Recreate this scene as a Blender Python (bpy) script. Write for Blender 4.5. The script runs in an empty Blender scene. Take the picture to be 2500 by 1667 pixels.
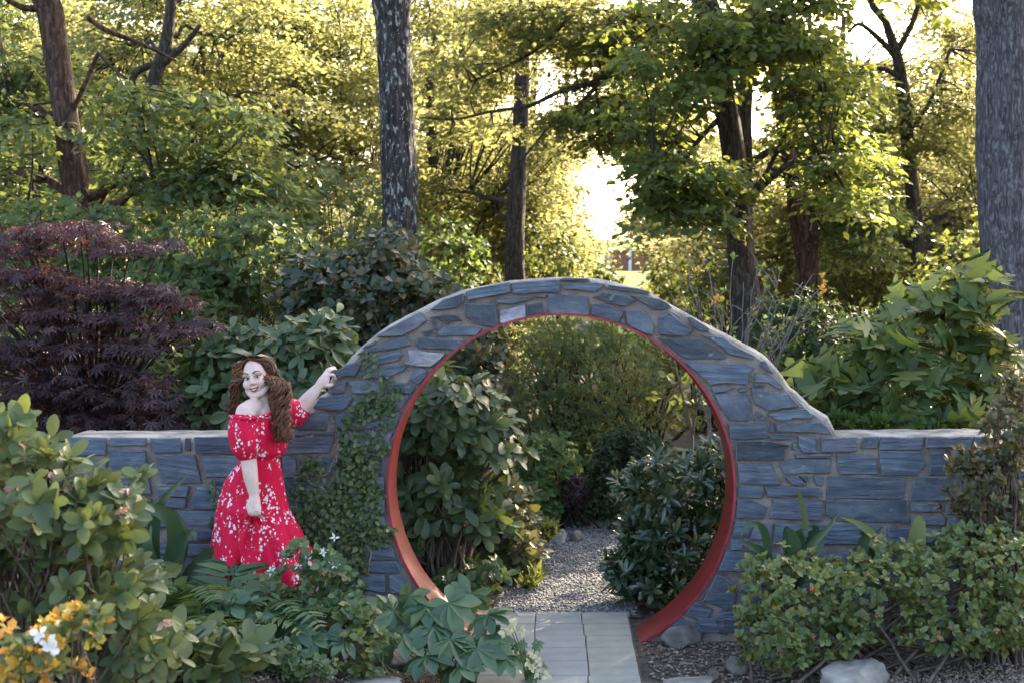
import bpy, bmesh, math, random
import numpy as np
from mathutils import Vector, Matrix, noise as mnoise
from mathutils.geometry import tessellate_polygon

random.seed(7)
RNG = np.random.default_rng(7)
SC = bpy.context.scene
COL = SC.collection

# ------------------------------------------------------------------ camera
CAM_D, CAM_Z, FPX = 8.68, 2.15, 3472.0      # metres in front of the wall, height, focal length in photo pixels
VPX, VPY = 1370.0, 700.0                    # where the wall's normal meets the photograph
cam = bpy.data.cameras.new('camera')
cam_o = bpy.data.objects.new('camera', cam)
COL.objects.link(cam_o)
cam_o.location = (0, -CAM_D, CAM_Z)
cam_o.rotation_euler = (math.pi / 2, 0, 0)
cam.sensor_width = 36.0
cam.lens = FPX / 2500.0 * 36.0
cam.shift_x = (1250.0 - VPX) / 2500.0
cam.shift_y = (VPY - 833.5) / 2500.0
cam.clip_end = 2000
cam.dof.use_dof = True
cam.dof.focus_distance = 8.6
cam.dof.aperture_fstop = 4.0
SC.camera = cam_o

# ------------------------------------------------------------------ sky and sun
SUN_EL, SUN_AZ = math.radians(27), math.radians(33)   # azimuth measured from straight ahead towards the right
sd = Vector((math.sin(SUN_AZ) * math.cos(SUN_EL), math.cos(SUN_AZ) * math.cos(SUN_EL), math.sin(SUN_EL)))
world = bpy.data.worlds.new('World')
SC.world = world
world.use_nodes = True
wn = world.node_tree
sky = wn.nodes.new('ShaderNodeTexSky')
sky.sky_type = 'NISHITA'
sky.sun_disc = False
sky.sun_elevation = SUN_EL
sky.sun_rotation = SUN_AZ
sky.air_density = 1.0
sky.dust_density = 4.0
sky.ozone_density = 0.4
bgn = wn.nodes['Background']
bgn.inputs['Strength'].default_value = 0.15
wn.links.new(sky.outputs[0], bgn.inputs[0])
sun = bpy.data.lights.new('sun', 'SUN')
sun.energy = 5.0
sun.angle = math.radians(0.55)
sun.color = (1.0, 0.86, 0.62)
sun_o = bpy.data.objects.new('sun', sun)
COL.objects.link(sun_o)
sun_o.location = sd * 60
sun_o.rotation_euler = sd.to_track_quat('Z', 'Y').to_euler()

vs = SC.view_settings
vs.view_transform = 'Standard'
vs.look = 'None'
vs.exposure = 2.5
vs.gamma = 1.0
vs.use_curve_mapping = False
SC.render.engine = 'CYCLES'
cy = SC.cycles
cy.use_denoising = True
cy.max_bounces = 7
cy.diffuse_bounces = 4
cy.glossy_bounces = 2
cy.transmission_bounces = 5
cy.transparent_max_bounces = 4
cy.caustics_reflective = False
cy.caustics_refractive = False
cy.sample_clamp_indirect = 6.0
cy.use_adaptive_sampling = True
cy.adaptive_threshold = 0.015

# ------------------------------------------------------------------ helpers
def sc_at(y):
    return FPX / (CAM_D + y)

def P(px, py, y):
    """photo pixel -> point on the plane at depth y"""
    s = sc_at(y)
    return Vector(((px - VPX) / s, y, CAM_Z - (py - VPY) / s))

def tag(o, label=None, cat=None, group=None, kind=None):
    if label: o['label'] = label
    if cat: o['category'] = cat
    if group: o['group'] = group
    if kind: o['kind'] = kind
    return o

def thing(name, label, cat, loc, group=None):
    o = bpy.data.objects.new(name, None)
    o.empty_display_size = 0.2
    o.location = loc
    COL.objects.link(o)
    return tag(o, label, cat, group)

def obj(name, me, parent=None, loc=None):
    o = bpy.data.objects.new(name, me)
    COL.objects.link(o)
    if parent is not None:
        o.parent = parent
    if loc is not None:
        o.location = loc
    return o

def mesh_np(name, V, F, mat=None, smooth=False, rnd=None, origin=None):
    """mesh from numpy vertex and triangle/quad arrays"""
    me = bpy.data.meshes.new(name)
    V = np.asarray(V, dtype=np.float32)
    if origin is not None:
        V = V - np.asarray(origin, dtype=np.float32)
    if isinstance(F, np.ndarray):
        k = F.shape[1]
        n = F.shape[0]
        me.vertices.add(len(V)); me.vertices.foreach_set('co', V.ravel())
        me.loops.add(n * k); me.loops.foreach_set('vertex_index', F.astype(np.int32).ravel())
        me.polygons.add(n)
        me.polygons.foreach_set('loop_start', np.arange(0, n * k, k, dtype=np.int32))
        me.polygons.foreach_set('loop_total', np.full(n, k, dtype=np.int32))
        if smooth:
            me.polygons.foreach_set('use_smooth', np.ones(n, dtype=bool))
        me.update(calc_edges=True)
    else:
        me.from_pydata([tuple(map(float, v)) for v in V], [], [tuple(map(int, f)) for f in F])
        if smooth:
            me.polygons.foreach_set('use_smooth', np.ones(len(me.polygons), dtype=bool))
        me.update()
    if rnd is not None:
        a = me.attributes.new('rnd', 'FLOAT', 'POINT')
        a.data.foreach_set('value', np.asarray(rnd, dtype=np.float32))
    if mat is not None:
        me.materials.append(mat)
    return me

class MB:
    """collects triangles for one mesh"""
    def __init__(s):
        s.v = []; s.f = []; s.r = []; s.n = 0
    def add(s, V, F, r=0.0):
        V = np.asarray(V, dtype=np.float64).reshape(-1, 3); F = np.asarray(F, dtype=np.int64)
        if F.shape[1] == 4:
            F = np.vstack([F[:, [0, 1, 2]], F[:, [0, 2, 3]]])
        s.v.append(V); s.f.append(F + s.n); s.n += len(V)
        s.r.append(np.full(len(V), r) if np.isscalar(r) else np.asarray(r))
    def many(s, V, F, M, pos, r):
        """template V,F copied with matrices M (k,3,3) at pos (k,3)"""
        V = np.asarray(V); F = np.asarray(F); k = len(pos)
        if k == 0: return
        W = np.einsum('kij,nj->kni', M, V) + np.asarray(pos)[:, None, :]
        nF = (F[None, :, :] + (np.arange(k) * len(V))[:, None, None]).reshape(-1, F.shape[1])
        s.add(W.reshape(-1, 3), nF, np.repeat(np.asarray(r), len(V)))
    def build(s, name, mat, parent=None, smooth=False, origin=None, rnd=True):
        if not s.v:
            return None
        me = mesh_np(name, np.vstack(s.v), np.vstack(s.f), mat, smooth, np.concatenate(s.r) if rnd else None, origin)
        return obj(name, me, parent)

def nrm(a):
    a = np.asarray(a, dtype=np.float64)
    return a / np.maximum(np.linalg.norm(a, axis=-1, keepdims=True), 1e-9)

def frames(d, n, size):
    """matrices whose y axis is the leaf direction d and z axis close to n"""
    d = nrm(d); n = np.asarray(n, dtype=np.float64)
    x = nrm(np.cross(d, n))
    z = np.cross(x, d)
    M = np.stack([x, d, z], axis=-1)
    return M * np.asarray(size)[:, None, None]

def tube(mb, pts, radii, sides=6, r=0.0, cap=True):
    pts = np.asarray(pts, dtype=np.float64); n = len(pts)
    radii = np.broadcast_to(np.asarray(radii, dtype=np.float64), (n,))
    t = np.gradient(pts, axis=0); t = nrm(t)
    ref = np.array([0.0, 1.0, 0.0]) if abs(t[:, 1]).mean() < 0.8 else np.array([1.0, 0.0, 0.0])
    x = nrm(np.cross(t, ref)); y = np.cross(t, x)
    a = np.arange(sides) / sides * 2 * np.pi
    V = pts[:, None, :] + radii[:, None, None] * (np.cos(a)[None, :, None] * x[:, None, :] + np.sin(a)[None, :, None] * y[:, None, :])
    V = V.reshape(-1, 3)
    i = np.arange(n - 1)[:, None] * sides; j = np.arange(sides)[None, :]; j2 = (j + 1) % sides
    q = np.stack([i + j, i + j2, i + sides + j2, i + sides + j], axis=-1).reshape(-1, 4)
    F = np.vstack([q[:, [0, 1, 2]], q[:, [0, 2, 3]]])
    if cap:
        V = np.vstack([V, pts[0], pts[-1]])
        k = len(V)
        jj = np.arange(sides); jn = (jj + 1) % sides
        F = np.vstack([F, np.stack([np.full(sides, k - 2), jn, jj], -1),
                       np.stack([np.full(sides, k - 1), (n - 1) * sides + jj, (n - 1) * sides + jn], -1)])
    mb.add(V, F, r)

def bez(p0, p1, p2, n):
    t = np.linspace(0, 1, n)[:, None]
    p0, p1, p2 = map(lambda p: np.asarray(p, dtype=np.float64), (p0, p1, p2))
    return (1 - t) ** 2 * p0 + 2 * t * (1 - t) * p1 + t * t * p2

def smooth_poly(pts, n):
    """Catmull-Rom through rows of pts (any columns)"""
    pts = np.asarray(pts, dtype=np.float64)
    p = np.vstack([2 * pts[0] - pts[1], pts, 2 * pts[-1] - pts[-2]])
    out = []
    m = len(pts) - 1
    for u in np.linspace(0, m, n):
        i = min(int(u), m - 1); t = u - i
        a, b, c, d = p[i], p[i + 1], p[i + 2], p[i + 3]
        out.append(0.5 * (2 * b + (c - a) * t + (2 * a - 5 * b + 4 * c - d) * t * t + (3 * b - a - 3 * c + d) * t ** 3))
    return np.array(out)

# ------------------------------------------------------------------ materials
MATS = {}
def new_mat(name):
    m = bpy.data.materials.new(name)
    m.use_nodes = True
    nt = m.node_tree
    b = nt.nodes['Principled BSDF']
    MATS[name] = m
    return m, nt, b

def N(nt, t, **kw):
    n = nt.nodes.new(t)
    for k, v in kw.items():
        if k in ('op',): n.operation = v
        elif hasattr(n, k) and not isinstance(v, (tuple, list)) : setattr(n, k, v)
    return n

def ramp(nt, stops, interp='LINEAR'):
    r = nt.nodes.new('ShaderNodeValToRGB')
    r.color_ramp.interpolation = interp
    e = r.color_ramp.elements
    while len(e) < len(stops): e.new(0.5)
    for k, (p, c) in enumerate(stops):
        e[k].position = p
        e[k].color = (*c, 1) if len(c) == 3 else c
    return r

def rnd_node(nt):
    """0..1 per leaf object, or per leaf in a joined mesh"""
    a = N(nt, 'ShaderNodeAttribute'); a.attribute_name = 'rnd'
    o = N(nt, 'ShaderNodeObjectInfo')
    s = N(nt, 'ShaderNodeMath', op='ADD')
    nt.links.new(a.outputs['Fac'], s.inputs[0]); nt.links.new(o.outputs['Random'], s.inputs[1])
    f = N(nt, 'ShaderNodeMath', op='FRACT')
    nt.links.new(s.outputs[0], f.inputs[0])
    return f.outputs[0]

def leafmat(name, stops, trans, tfac=0.4, rough=0.5, spec=0.35):
    m, nt, b = new_mat(name)
    f = rnd_node(nt)
    r = ramp(nt, stops)
    nt.links.new(f, r.inputs[0])
    nt.links.new(r.outputs[0], b.inputs['Base Color'])
    b.inputs['Roughness'].default_value = rough
    b.inputs['Specular IOR Level'].default_value = spec
    if tfac > 0:
        t = N(nt, 'ShaderNodeBsdfTranslucent')
        mx = N(nt, 'ShaderNodeMixRGB'); mx.blend_type = 'MULTIPLY'; mx.inputs[0].default_value = 0.35
        mx.inputs[1].default_value = (*trans, 1)
        hs = N(nt, 'ShaderNodeMath', op='MULTIPLY_ADD'); hs.inputs[1].default_value = 0.9; hs.inputs[2].default_value = 0.4
        nt.links.new(f, hs.inputs[0]); nt.links.new(hs.outputs[0], mx.inputs[2])
        nt.links.new(mx.outputs[0], t.inputs[0])
        s = N(nt, 'ShaderNodeMixShader'); s.inputs[0].default_value = tfac
        nt.links.new(b.outputs[0], s.inputs[1]); nt.links.new(t.outputs[0], s.inputs[2])
        nt.links.new(s.outputs[0], nt.nodes['Material Output'].inputs[0])
    return m

def flat(name, c, rough=0.6, spec=0.4, metal=0.0, vary=0.0, scale=8.0, bump=0.0, bscale=40.0):
    m, nt, b = new_mat(name)
    b.inputs['Base Color'].default_value = (*c, 1)
    b.inputs['Roughness'].default_value = rough
    b.inputs['Specular IOR Level'].default_value = spec
    b.inputs['Metallic'].default_value = metal
    tc = N(nt, 'ShaderNodeTexCoord')
    if vary > 0:
        n = N(nt, 'ShaderNodeTexNoise'); n.inputs['Scale'].default_value = scale; n.inputs['Detail'].default_value = 5
        nt.links.new(tc.outputs['Object'], n.inputs[0])
        lo = tuple(x * (1 - vary) for x in c); hi = tuple(min(1, x * (1 + vary)) for x in c)
        r = ramp(nt, [(0.3, lo), (0.7, hi)])
        nt.links.new(n.outputs[0], r.inputs[0]); nt.links.new(r.outputs[0], b.inputs['Base Color'])
    if bump > 0:
        n2 = N(nt, 'ShaderNodeTexNoise'); n2.inputs['Scale'].default_value = bscale; n2.inputs['Detail'].default_value = 4
        nt.links.new(tc.outputs['Object'], n2.inputs[0])
        bp = N(nt, 'ShaderNodeBump'); bp.inputs['Strength'].default_value = bump; bp.inputs['Distance'].default_value = 0.01
        nt.links.new(n2.outputs[0], bp.inputs['Height']); nt.links.new(bp.outputs[0], b.inputs['Normal'])
    return m

def slate(name, stops, lay, bumps=0.5, streak=0.5):
    """cleft slate: lay = texture scale per axis, stretched along the bedding"""
    m, nt, b = new_mat(name)
    oi = N(nt, 'ShaderNodeObjectInfo')
    tc = N(nt, 'ShaderNodeTexCoord')
    off = N(nt, 'ShaderNodeVectorMath', op='MULTIPLY_ADD')
    off.inputs[1].default_value = (37, 19, 53)
    cmb = N(nt, 'ShaderNodeCombineXYZ')
    for k in range(3): nt.links.new(oi.outputs['Random'], cmb.inputs[k])
    nt.links.new(cmb.outputs[0], off.inputs[0]); nt.links.new(tc.outputs['Object'], off.inputs[2])
    mp = N(nt, 'ShaderNodeMapping'); mp.inputs['Scale'].default_value = lay
    nt.links.new(off.outputs[0], mp.inputs[0])
    n1 = N(nt, 'ShaderNodeTexNoise'); n1.inputs['Scale'].default_value = 1; n1.inputs['Detail'].default_value = 6; n1.inputs['Roughness'].default_value = 0.65
    nt.links.new(mp.outputs[0], n1.inputs[0])
    n2 = N(nt, 'ShaderNodeTexNoise'); n2.inputs['Scale'].default_value = 7; n2.inputs['Detail'].default_value = 6
    nt.links.new(off.outputs[0], n2.inputs[0])
    r = ramp(nt, stops)
    nt.links.new(oi.outputs['Random'], r.inputs[0])
    # layers darken / lighten
    r1 = ramp(nt, [(0.3, (0.45, 0.45, 0.46)), (0.5, (1, 1, 1)), (0.72, (1.8, 1.75, 1.65))])
    nt.links.new(n1.outputs[0], r1.inputs[0])
    mul = N(nt, 'ShaderNodeMixRGB'); mul.blend_type = 'MULTIPLY'; mul.inputs[0].default_value = 0.85
    nt.links.new(r.outputs[0], mul.inputs[1]); nt.links.new(r1.outputs[0], mul.inputs[2])
    r2 = ramp(nt, [(0.35, (0.7, 0.72, 0.78)), (0.65, (1.25, 1.18, 1.1))])
    nt.links.new(n2.outputs[0], r2.inputs[0])
    mul2 = N(nt, 'ShaderNodeMixRGB'); mul2.blend_type = 'MULTIPLY'; mul2.inputs[0].default_value = 0.8
    nt.links.new(mul.outputs[0], mul2.inputs[1]); nt.links.new(r2.outputs[0], mul2.inputs[2])
    # chalky scratches
    mp3 = N(nt, 'ShaderNodeMapping'); mp3.inputs['Scale'].default_value = (lay[0] * 2.2, 10, lay[2] * 1.4); mp3.inputs['Rotation'].default_value = (0, 0.12, 0)
    nt.links.new(off.outputs[0], mp3.inputs[0])
    n3 = N(nt, 'ShaderNodeTexNoise'); n3.inputs['Scale'].default_value = 1.0; n3.inputs['Detail'].default_value = 8; n3.inputs['Roughness'].default_value = 0.75
    nt.links.new(mp3.outputs[0], n3.inputs[0])
    r3 = ramp(nt, [(0.60, (0, 0, 0)), (0.70, (1, 1, 1))])
    nt.links.new(n3.outputs[0], r3.inputs[0])
    ms = N(nt, 'ShaderNodeMath', op='MULTIPLY'); ms.inputs[1].default_value = streak
    nt.links.new(r3.outputs[0], ms.inputs[0])
    mix = N(nt, 'ShaderNodeMixRGB'); mix.inputs[2].default_value = (0.42, 0.45, 0.47, 1)
    nt.links.new(ms.outputs[0], mix.inputs[0]); nt.links.new(mul2.outputs[0], mix.inputs[1])
    nt.links.new(mix.outputs[0], b.inputs['Base Color'])
    b.inputs['Roughness'].default_value = 0.62
    b.inputs['Specular IOR Level'].default_value = 0.35
    ad = N(nt, 'ShaderNodeMath', op='MULTIPLY_ADD'); ad.inputs[1].default_value = 0.6
    nt.links.new(n2.outputs[0], ad.inputs[0]); nt.links.new(n1.outputs[0], ad.inputs[2])
    bp = N(nt, 'ShaderNodeBump'); bp.inputs['Strength'].default_value = bumps; bp.inputs['Distance'].default_value = 0.02
    nt.links.new(ad.outputs[0], bp.inputs['Height']); nt.links.new(bp.outputs[0], b.inputs['Normal'])
    return m

def bark(name, dark, light, patch, pf, vs=(14, 14, 2.2), depth=0.03):
    """furrowed bark with lichen patches"""
    m, nt, b = new_mat(name)
    tc = N(nt, 'ShaderNodeTexCoord')
    mp = N(nt, 'ShaderNodeMapping'); mp.inputs['Scale'].default_value = vs
    nt.links.new(tc.outputs['Object'], mp.inputs[0])
    nz = N(nt, 'ShaderNodeTexNoise'); nz.inputs['Scale'].default_value = 1.2; nz.inputs['Detail'].default_value = 5
    nt.links.new(mp.outputs[0], nz.inputs[0])
    vm = N(nt, 'ShaderNodeVectorMath', op='MULTIPLY_ADD'); vm.inputs[1].default_value = (1.3, 1.3, 1.3)
    nt.links.new(nz.outputs['Color'], vm.inputs[0]); nt.links.new(mp.outputs[0], vm.inputs[2])
    vo = N(nt, 'ShaderNodeTexVoronoi'); vo.feature = 'DISTANCE_TO_EDGE'; vo.inputs['Scale'].default_value = 1.6
    nt.links.new(vm.outputs[0], vo.inputs[0])
    h = N(nt, 'ShaderNodeMath', op='MULTIPLY_ADD'); h.inputs[1].default_value = 0.5
    nt.links.new(nz.outputs[0], h.inputs[0]); nt.links.new(vo.outputs[0], h.inputs[2])
    r = ramp(nt, [(0.2, dark), (0.55, light), (0.9, tuple(min(1, x * 1.35) for x in light))])
    nt.links.new(h.outputs[0], r.inputs[0])
    mp2 = N(nt, 'ShaderNodeMapping'); mp2.inputs['Scale'].default_value = (26, 26, 13)
    nt.links.new(tc.outputs['Object'], mp2.inputs[0])
    n2 = N(nt, 'ShaderNodeTexNoise'); n2.inputs['Scale'].default_value = 1; n2.inputs['Detail'].default_value = 4; n2.inputs['Roughness'].default_value = 0.6
    nt.links.new(mp2.outputs[0], n2.inputs[0])
    r2 = ramp(nt, [(0.56, (0, 0, 0)), (0.62, (1, 1, 1))])
    nt.links.new(n2.outputs[0], r2.inputs[0])
    mm = N(nt, 'ShaderNodeMath', op='MULTIPLY'); mm.inputs[1].default_value = pf
    nt.links.new(r2.outputs[0], mm.inputs[0])
    mix = N(nt, 'ShaderNodeMixRGB'); mix.inputs[2].default_value = (*patch, 1)
    nt.links.new(mm.outputs[0], mix.inputs[0]); nt.links.new(r.outputs[0], mix.inputs[1])
    nt.links.new(mix.outputs[0], b.inputs['Base Color'])
    b.inputs['Roughness'].default_value = 0.85
    b.inputs['Specular IOR Level'].default_value = 0.2
    bp = N(nt, 'ShaderNodeBump'); bp.inputs['Strength'].default_value = 0.9; bp.inputs['Distance'].default_value = depth
    nt.links.new(h.outputs[0], bp.inputs['Height']); nt.links.new(bp.outputs[0], b.inputs['Normal'])
    return m

M_SLATE = slate('slate bedded', [(0, (0.06, 0.074, 0.10)), (0.3, (0.088, 0.115, 0.158)), (0.6, (0.112, 0.147, 0.198)), (0.85, (0.083, 0.102, 0.142)), (1, (0.12, 0.123, 0.168))], (3, 8, 48), 0.85, 0.75)
M_SLATE_S = slate('slate smooth', [(0, (0.055, 0.067, 0.086)), (0.4, (0.082, 0.104, 0.136)), (0.75, (0.104, 0.123, 0.157)), (1, (0.115, 0.116, 0.155))], (5, 8, 11), 0.7, 0.55)
M_SLATE_W = slate('slate pale', [(0, (0.27, 0.27, 0.34)), (1, (0.30, 0.30, 0.32))], (9, 8, 22), 0.6, 0.7)
M_SLATE_D = slate('slate dark broken', [(0, (0.035, 0.045, 0.058)), (1, (0.05, 0.06, 0.078))], (7, 8, 14), 1.0, 0.35)
M_EDGE = flat('slate broken edge', (0.13, 0.135, 0.15), 0.8, 0.3, vary=0.4, scale=30)
M_MORTAR = flat('mortar', (0.225, 0.192, 0.18), 0.95, 0.15, vary=0.4, scale=9, bump=0.9, bscale=90)
M_CAP = flat('mortar cap', (0.29, 0.26, 0.225), 0.95, 0.15, vary=0.5, scale=7, bump=1.0, bscale=45)
M_RED = flat('red painted steel', (0.19, 0.018, 0.016), 0.38, 0.5, vary=0.18, scale=5, bump=0.15, bscale=60)
M_RIM = flat('crimson painted rim', (0.30, 0.012, 0.035), 0.45, 0.5, vary=0.3, scale=14)
M_PAVE = flat('bluestone paving', (0.33, 0.335, 0.32), 0.7, 0.3, vary=0.16, scale=5, bump=0.25, bscale=45)
M_BARK_G = bark('grey lichened bark', (0.012, 0.011, 0.012), (0.075, 0.064, 0.06), (0.36, 0.38, 0.37), 0.75, (13, 13, 2.2), 0.035)
M_BARK_B = bark('blue grey ridged bark', (0.035, 0.032, 0.037), (0.125, 0.12, 0.135), (0.26, 0.29, 0.30), 0.4, (26, 26, 5), 0.03)
M_BARK_R = bark('reddish brown bark', (0.018, 0.010, 0.008), (0.10, 0.055, 0.04), (0.2, 0.13, 0.1), 0.4, (10, 10, 1.4), 0.03)
M_BARK_D = bark('dark brown bark', (0.02, 0.016, 0.014), (0.085, 0.065, 0.055), (0.2, 0.2, 0.19), 0.3, (14, 14, 2.0), 0.03)
M_TWIG = flat('grey brown twig', (0.11, 0.085, 0.07), 0.85, 0.2, vary=0.4, scale=20)
M_TWIG_D = flat('dark twig', (0.035, 0.028, 0.024), 0.85, 0.2, vary=0.4, scale=20)
M_STEM_G = flat('green stalk', (0.12, 0.15, 0.06), 0.6, 0.3, vary=0.3, scale=15)
M_ROCK = flat('garden rock', (0.14, 0.125, 0.112), 0.95, 0.15, vary=0.5, scale=7, bump=1.0, bscale=20)
M_ROCK_W = flat('pale boulder', (0.24, 0.225, 0.20), 0.95, 0.15, vary=0.35, scale=9, bump=1.0, bscale=26)
# ------------------------------------------------------------------ ground
def hgt(x, y):
    t = min(1, max(0, (y - 20) / 38)); h = 2.75 * t * t * (3 - 2 * t)
    t2 = min(1, max(0, (y - 60) / 140)); h += 6.0 * t2 * t2
    w = min(1, max(0, (abs(x) - 1.2) / 1.5)) * min(1, max(0, (y - 0.6) / 3.0))
    h += 0.16 * w + 0.03 * math.sin(x * 1.7 + y * 0.9) * w
    f = min(1, max(0, (-0.35 - y) / 2.5)) * min(1, max(0, (abs(x) - 0.75) / 0.9))
    g = min(1, max(0, (-0.5 - y) / 1.0)) * min(1, max(0, (-x - 0.62) / 0.8))
    return h + 0.2 * f + 0.16 * g - 0.012

xs = np.concatenate([np.linspace(-160, -14, 14), np.linspace(-12, 12, 97), np.linspace(14, 160, 14)])
ys = np.concatenate([np.linspace(-30, -6, 6), np.linspace(-5, 8, 66), np.linspace(8.6, 40, 36), np.linspace(42, 420, 34)])
V = np.array([(x, y, hgt(x, y)) for y in ys for x in xs])
nx, ny = len(xs), len(ys)
i, j = np.meshgrid(np.arange(ny - 1), np.arange(nx - 1), indexing='ij')
a = (i * nx + j).ravel()
F = np.stack([a, a + 1, a + nx + 1, a + nx], -1)
m, nt, b = new_mat('woodland soil and lawn')
tc = N(nt, 'ShaderNodeTexCoord')
sep = N(nt, 'ShaderNodeSeparateXYZ'); nt.links.new(tc.outputs['Object'], sep.inputs[0])
nz = N(nt, 'ShaderNodeTexNoise'); nz.inputs['Scale'].default_value = 14; nz.inputs['Detail'].default_value = 8; nz.inputs['Roughness'].default_value = 0.7
nt.links.new(tc.outputs['Object'], nz.inputs[0])
r1 = ramp(nt, [(0.3, (0.035, 0.028, 0.024)), (0.5, (0.085, 0.068, 0.058)), (0.72, (0.19, 0.15, 0.12))]); nt.links.new(nz.outputs[0], r1.inputs[0])
n2 = N(nt, 'ShaderNodeTexNoise'); n2.inputs['Scale'].default_value = 0.8; n2.inputs['Detail'].default_value = 6
nt.links.new(tc.outputs['Object'], n2.inputs[0])
r2 = ramp(nt, [(0.35, (0.06, 0.095, 0.02)), (0.65, (0.12, 0.16, 0.04))]); nt.links.new(n2.outputs[0], r2.inputs[0])
mr = N(nt, 'ShaderNodeMapRange'); mr.inputs[1].default_value = 27; mr.inputs[2].default_value = 31
nt.links.new(sep.outputs[1], mr.inputs[0])
mx = N(nt, 'ShaderNodeMixRGB'); nt.links.new(mr.outputs[0], mx.inputs[0]); nt.links.new(r1.outputs[0], mx.inputs[1]); nt.links.new(r2.outputs[0], mx.inputs[2])
nt.links.new(mx.outputs[0], b.inputs['Base Color']); b.inputs['Roughness'].default_value = 1.0; b.inputs['Specular IOR Level'].default_value = 0.1
bp = N(nt, 'ShaderNodeBump'); bp.inputs['Strength'].default_value = 0.8; bp.inputs['Distance'].default_value = 0.03
nt.links.new(nz.outputs[0], bp.inputs['Height']); nt.links.new(bp.outputs[0], b.inputs['Normal'])
M_SOIL = m
tag(obj('ground', mesh_np('ground', V, F, M_SOIL, True)), kind='structure')

# gravel path behind the gate
def path_c(y):      # centre line and half width
    return 0.02 + 0.018 * y + max(0, y - 2.4) ** 2 * 0.10, 0.47 if y < 1.2 else max(0.3, 0.47 - 0.07 * (y - 1.2))
rows = []
for y in np.linspace(0.585, 6.5, 40):
    c, w = path_c(y)
    for u in np.linspace(-1, 1, 7):
        rows.append((c + u * (w + 0.02), y, hgt(c + u * w, y) + 0.022 - 0.012 * abs(u) ** 3))
V = np.array(rows); a = (np.arange(39)[:, None] * 7 + np.arange(6)[None, :]).ravel()
F = np.stack([a, a + 1, a + 8, a + 7], -1)
M_GRAV_BED = flat('gravel fines', (0.13, 0.125, 0.125), 0.95, 0.2, vary=0.45, scale=60, bump=0.9, bscale=120)
gp = tag(obj('gravel_path', mesh_np('gravel_path', V, F, M_GRAV_BED, True)), kind='structure')
# loose chips
m, nt, b = new_mat('crushed grey stone')
f = rnd_node(nt); r = ramp(nt, [(0, (0.10, 0.10, 0.105)), (0.5, (0.19, 0.19, 0.20)), (0.8, (0.24, 0.225, 0.21)), (1, (0.33, 0.32, 0.32))])
nt.links.new(f, r.inputs[0]); nt.links.new(r.outputs[0], b.inputs['Base Color']); b.inputs['Roughness'].default_value = 0.9
M_CHIP = m
OCT_V = np.array([(1, 0, 0), (-1, 0, 0), (0, 1, 0), (0, -1, 0), (0, 0, 1), (0, 0, -1)], dtype=float)
OCT_F = np.array([(0, 2, 4), (2, 1, 4), (1, 3, 4), (3, 0, 4), (2, 0, 5), (1, 2, 5), (3, 1, 5), (0, 3, 5)])
def chips(n, fn, size, flatn=0.6):
    pos = []
    while len(pos) < n:
        p = fn()
        if p is not None: pos.append(p)
    pos = np.array(pos)
    d = nrm(RNG.normal(size=(n, 3)) * (1, 1, 0.35)); nn = RNG.normal(size=(n, 3)) * 0.5 + (0, 0, 1)
    M = frames(d, nn, np.ones(n))
    sx = size * RNG.uniform(0.5, 1.2, (n, 3)) * (0.8, 1.2, flatn)
    M = M * sx[:, None, :]
    return M, pos, RNG.random(n)
def gfn():
    y = random.uniform(0.6, 5.5) if random.random() < 0.8 else random.uniform(0.6, 2.2)
    c, w = path_c(y); x = c + random.uniform(-1, 1) * w
    return (x, y, hgt(x, y) + 0.026)
mb = MB(); mb.many(OCT_V, OCT_F, *chips(9000, gfn, 0.013))
tag(mb.build('gravel', M_CHIP, gp), kind='stuff')

# paving: 30 cm slabs
M_JOINT = flat('paving joint sand', (0.10, 0.092, 0.085), 0.95, 0.2, vary=0.3, scale=30)
V = np.array([(-0.475, -4.2, 0.004), (0.445, -4.2, 0.004), (0.445, 0.585, 0.004), (-0.475, 0.585, 0.004)])
pv = tag(obj('paved_path', mesh_np('paved_path', V, np.array([(0, 1, 2, 3)]), M_JOINT)), kind='structure')
pave_meshes = []
def slab_mesh(w, l, seed):
    rn = random.Random(seed)
    bm = bmesh.new(); bmesh.ops.create_cube(bm, size=1)
    for v in bm.verts:
        v.co.x *= w; v.co.y *= l; v.co.z *= 0.05
        v.co.x += rn.uniform(-.0015, .0015); v.co.y += rn.uniform(-.0015, .0015)
    bmesh.ops.bevel(bm, geom=[e for e in bm.edges], offset=0.0035, segments=1, affect='EDGES')
    me = bpy.data.meshes.new('slab'); bm.to_mesh(me); bm.free()
    me.materials.append(M_PAVE2[seed % 3])
    return me
M_PAVE2 = []
for k, c in enumerate([(0.275, 0.275, 0.25), (0.24, 0.25, 0.24), (0.26, 0.26, 0.225)]):
    M_PAVE2.append(flat('paving stone %s' % 'abc'[k], c, 0.75, 0.3, vary=0.14, scale=7, bump=0.3, bscale=60))
for rI, y1 in enumerate(np.arange(0.57, -4.0, -0.298)):
    off = [0, 0.004, 0.016, 0.018, 0.02, 0.012][rI % 6]
    edges = [-0.46, -0.165 + off * 0.4, 0.132 + off, 0.43]
    if rI == 1: edges = [-0.46, -0.165, 0.139, 0.43]
    for cI in range(3):
        w = edges[cI + 1] - edges[cI] - 0.005; l = 0.298 - 0.008
        me = slab_mesh(w, l, rI * 3 + cI)
        o = obj('paver', me, pv, ((edges[cI] + edges[cI + 1]) / 2, y1 - 0.149, 0.008 + random.uniform(-0.002, 0.002)))
        o.rotation_euler = (random.uniform(-.004, .004), random.uniform(-.004, .004), random.uniform(-.006, .006))
# narrow edging sets at the head of the paving
for k in range(6):
    o = obj('edging_stone', slab_mesh(0.14, 0.03, 60 + k), pv, (-0.385 + k * 0.152, 0.592, 0.006))

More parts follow.
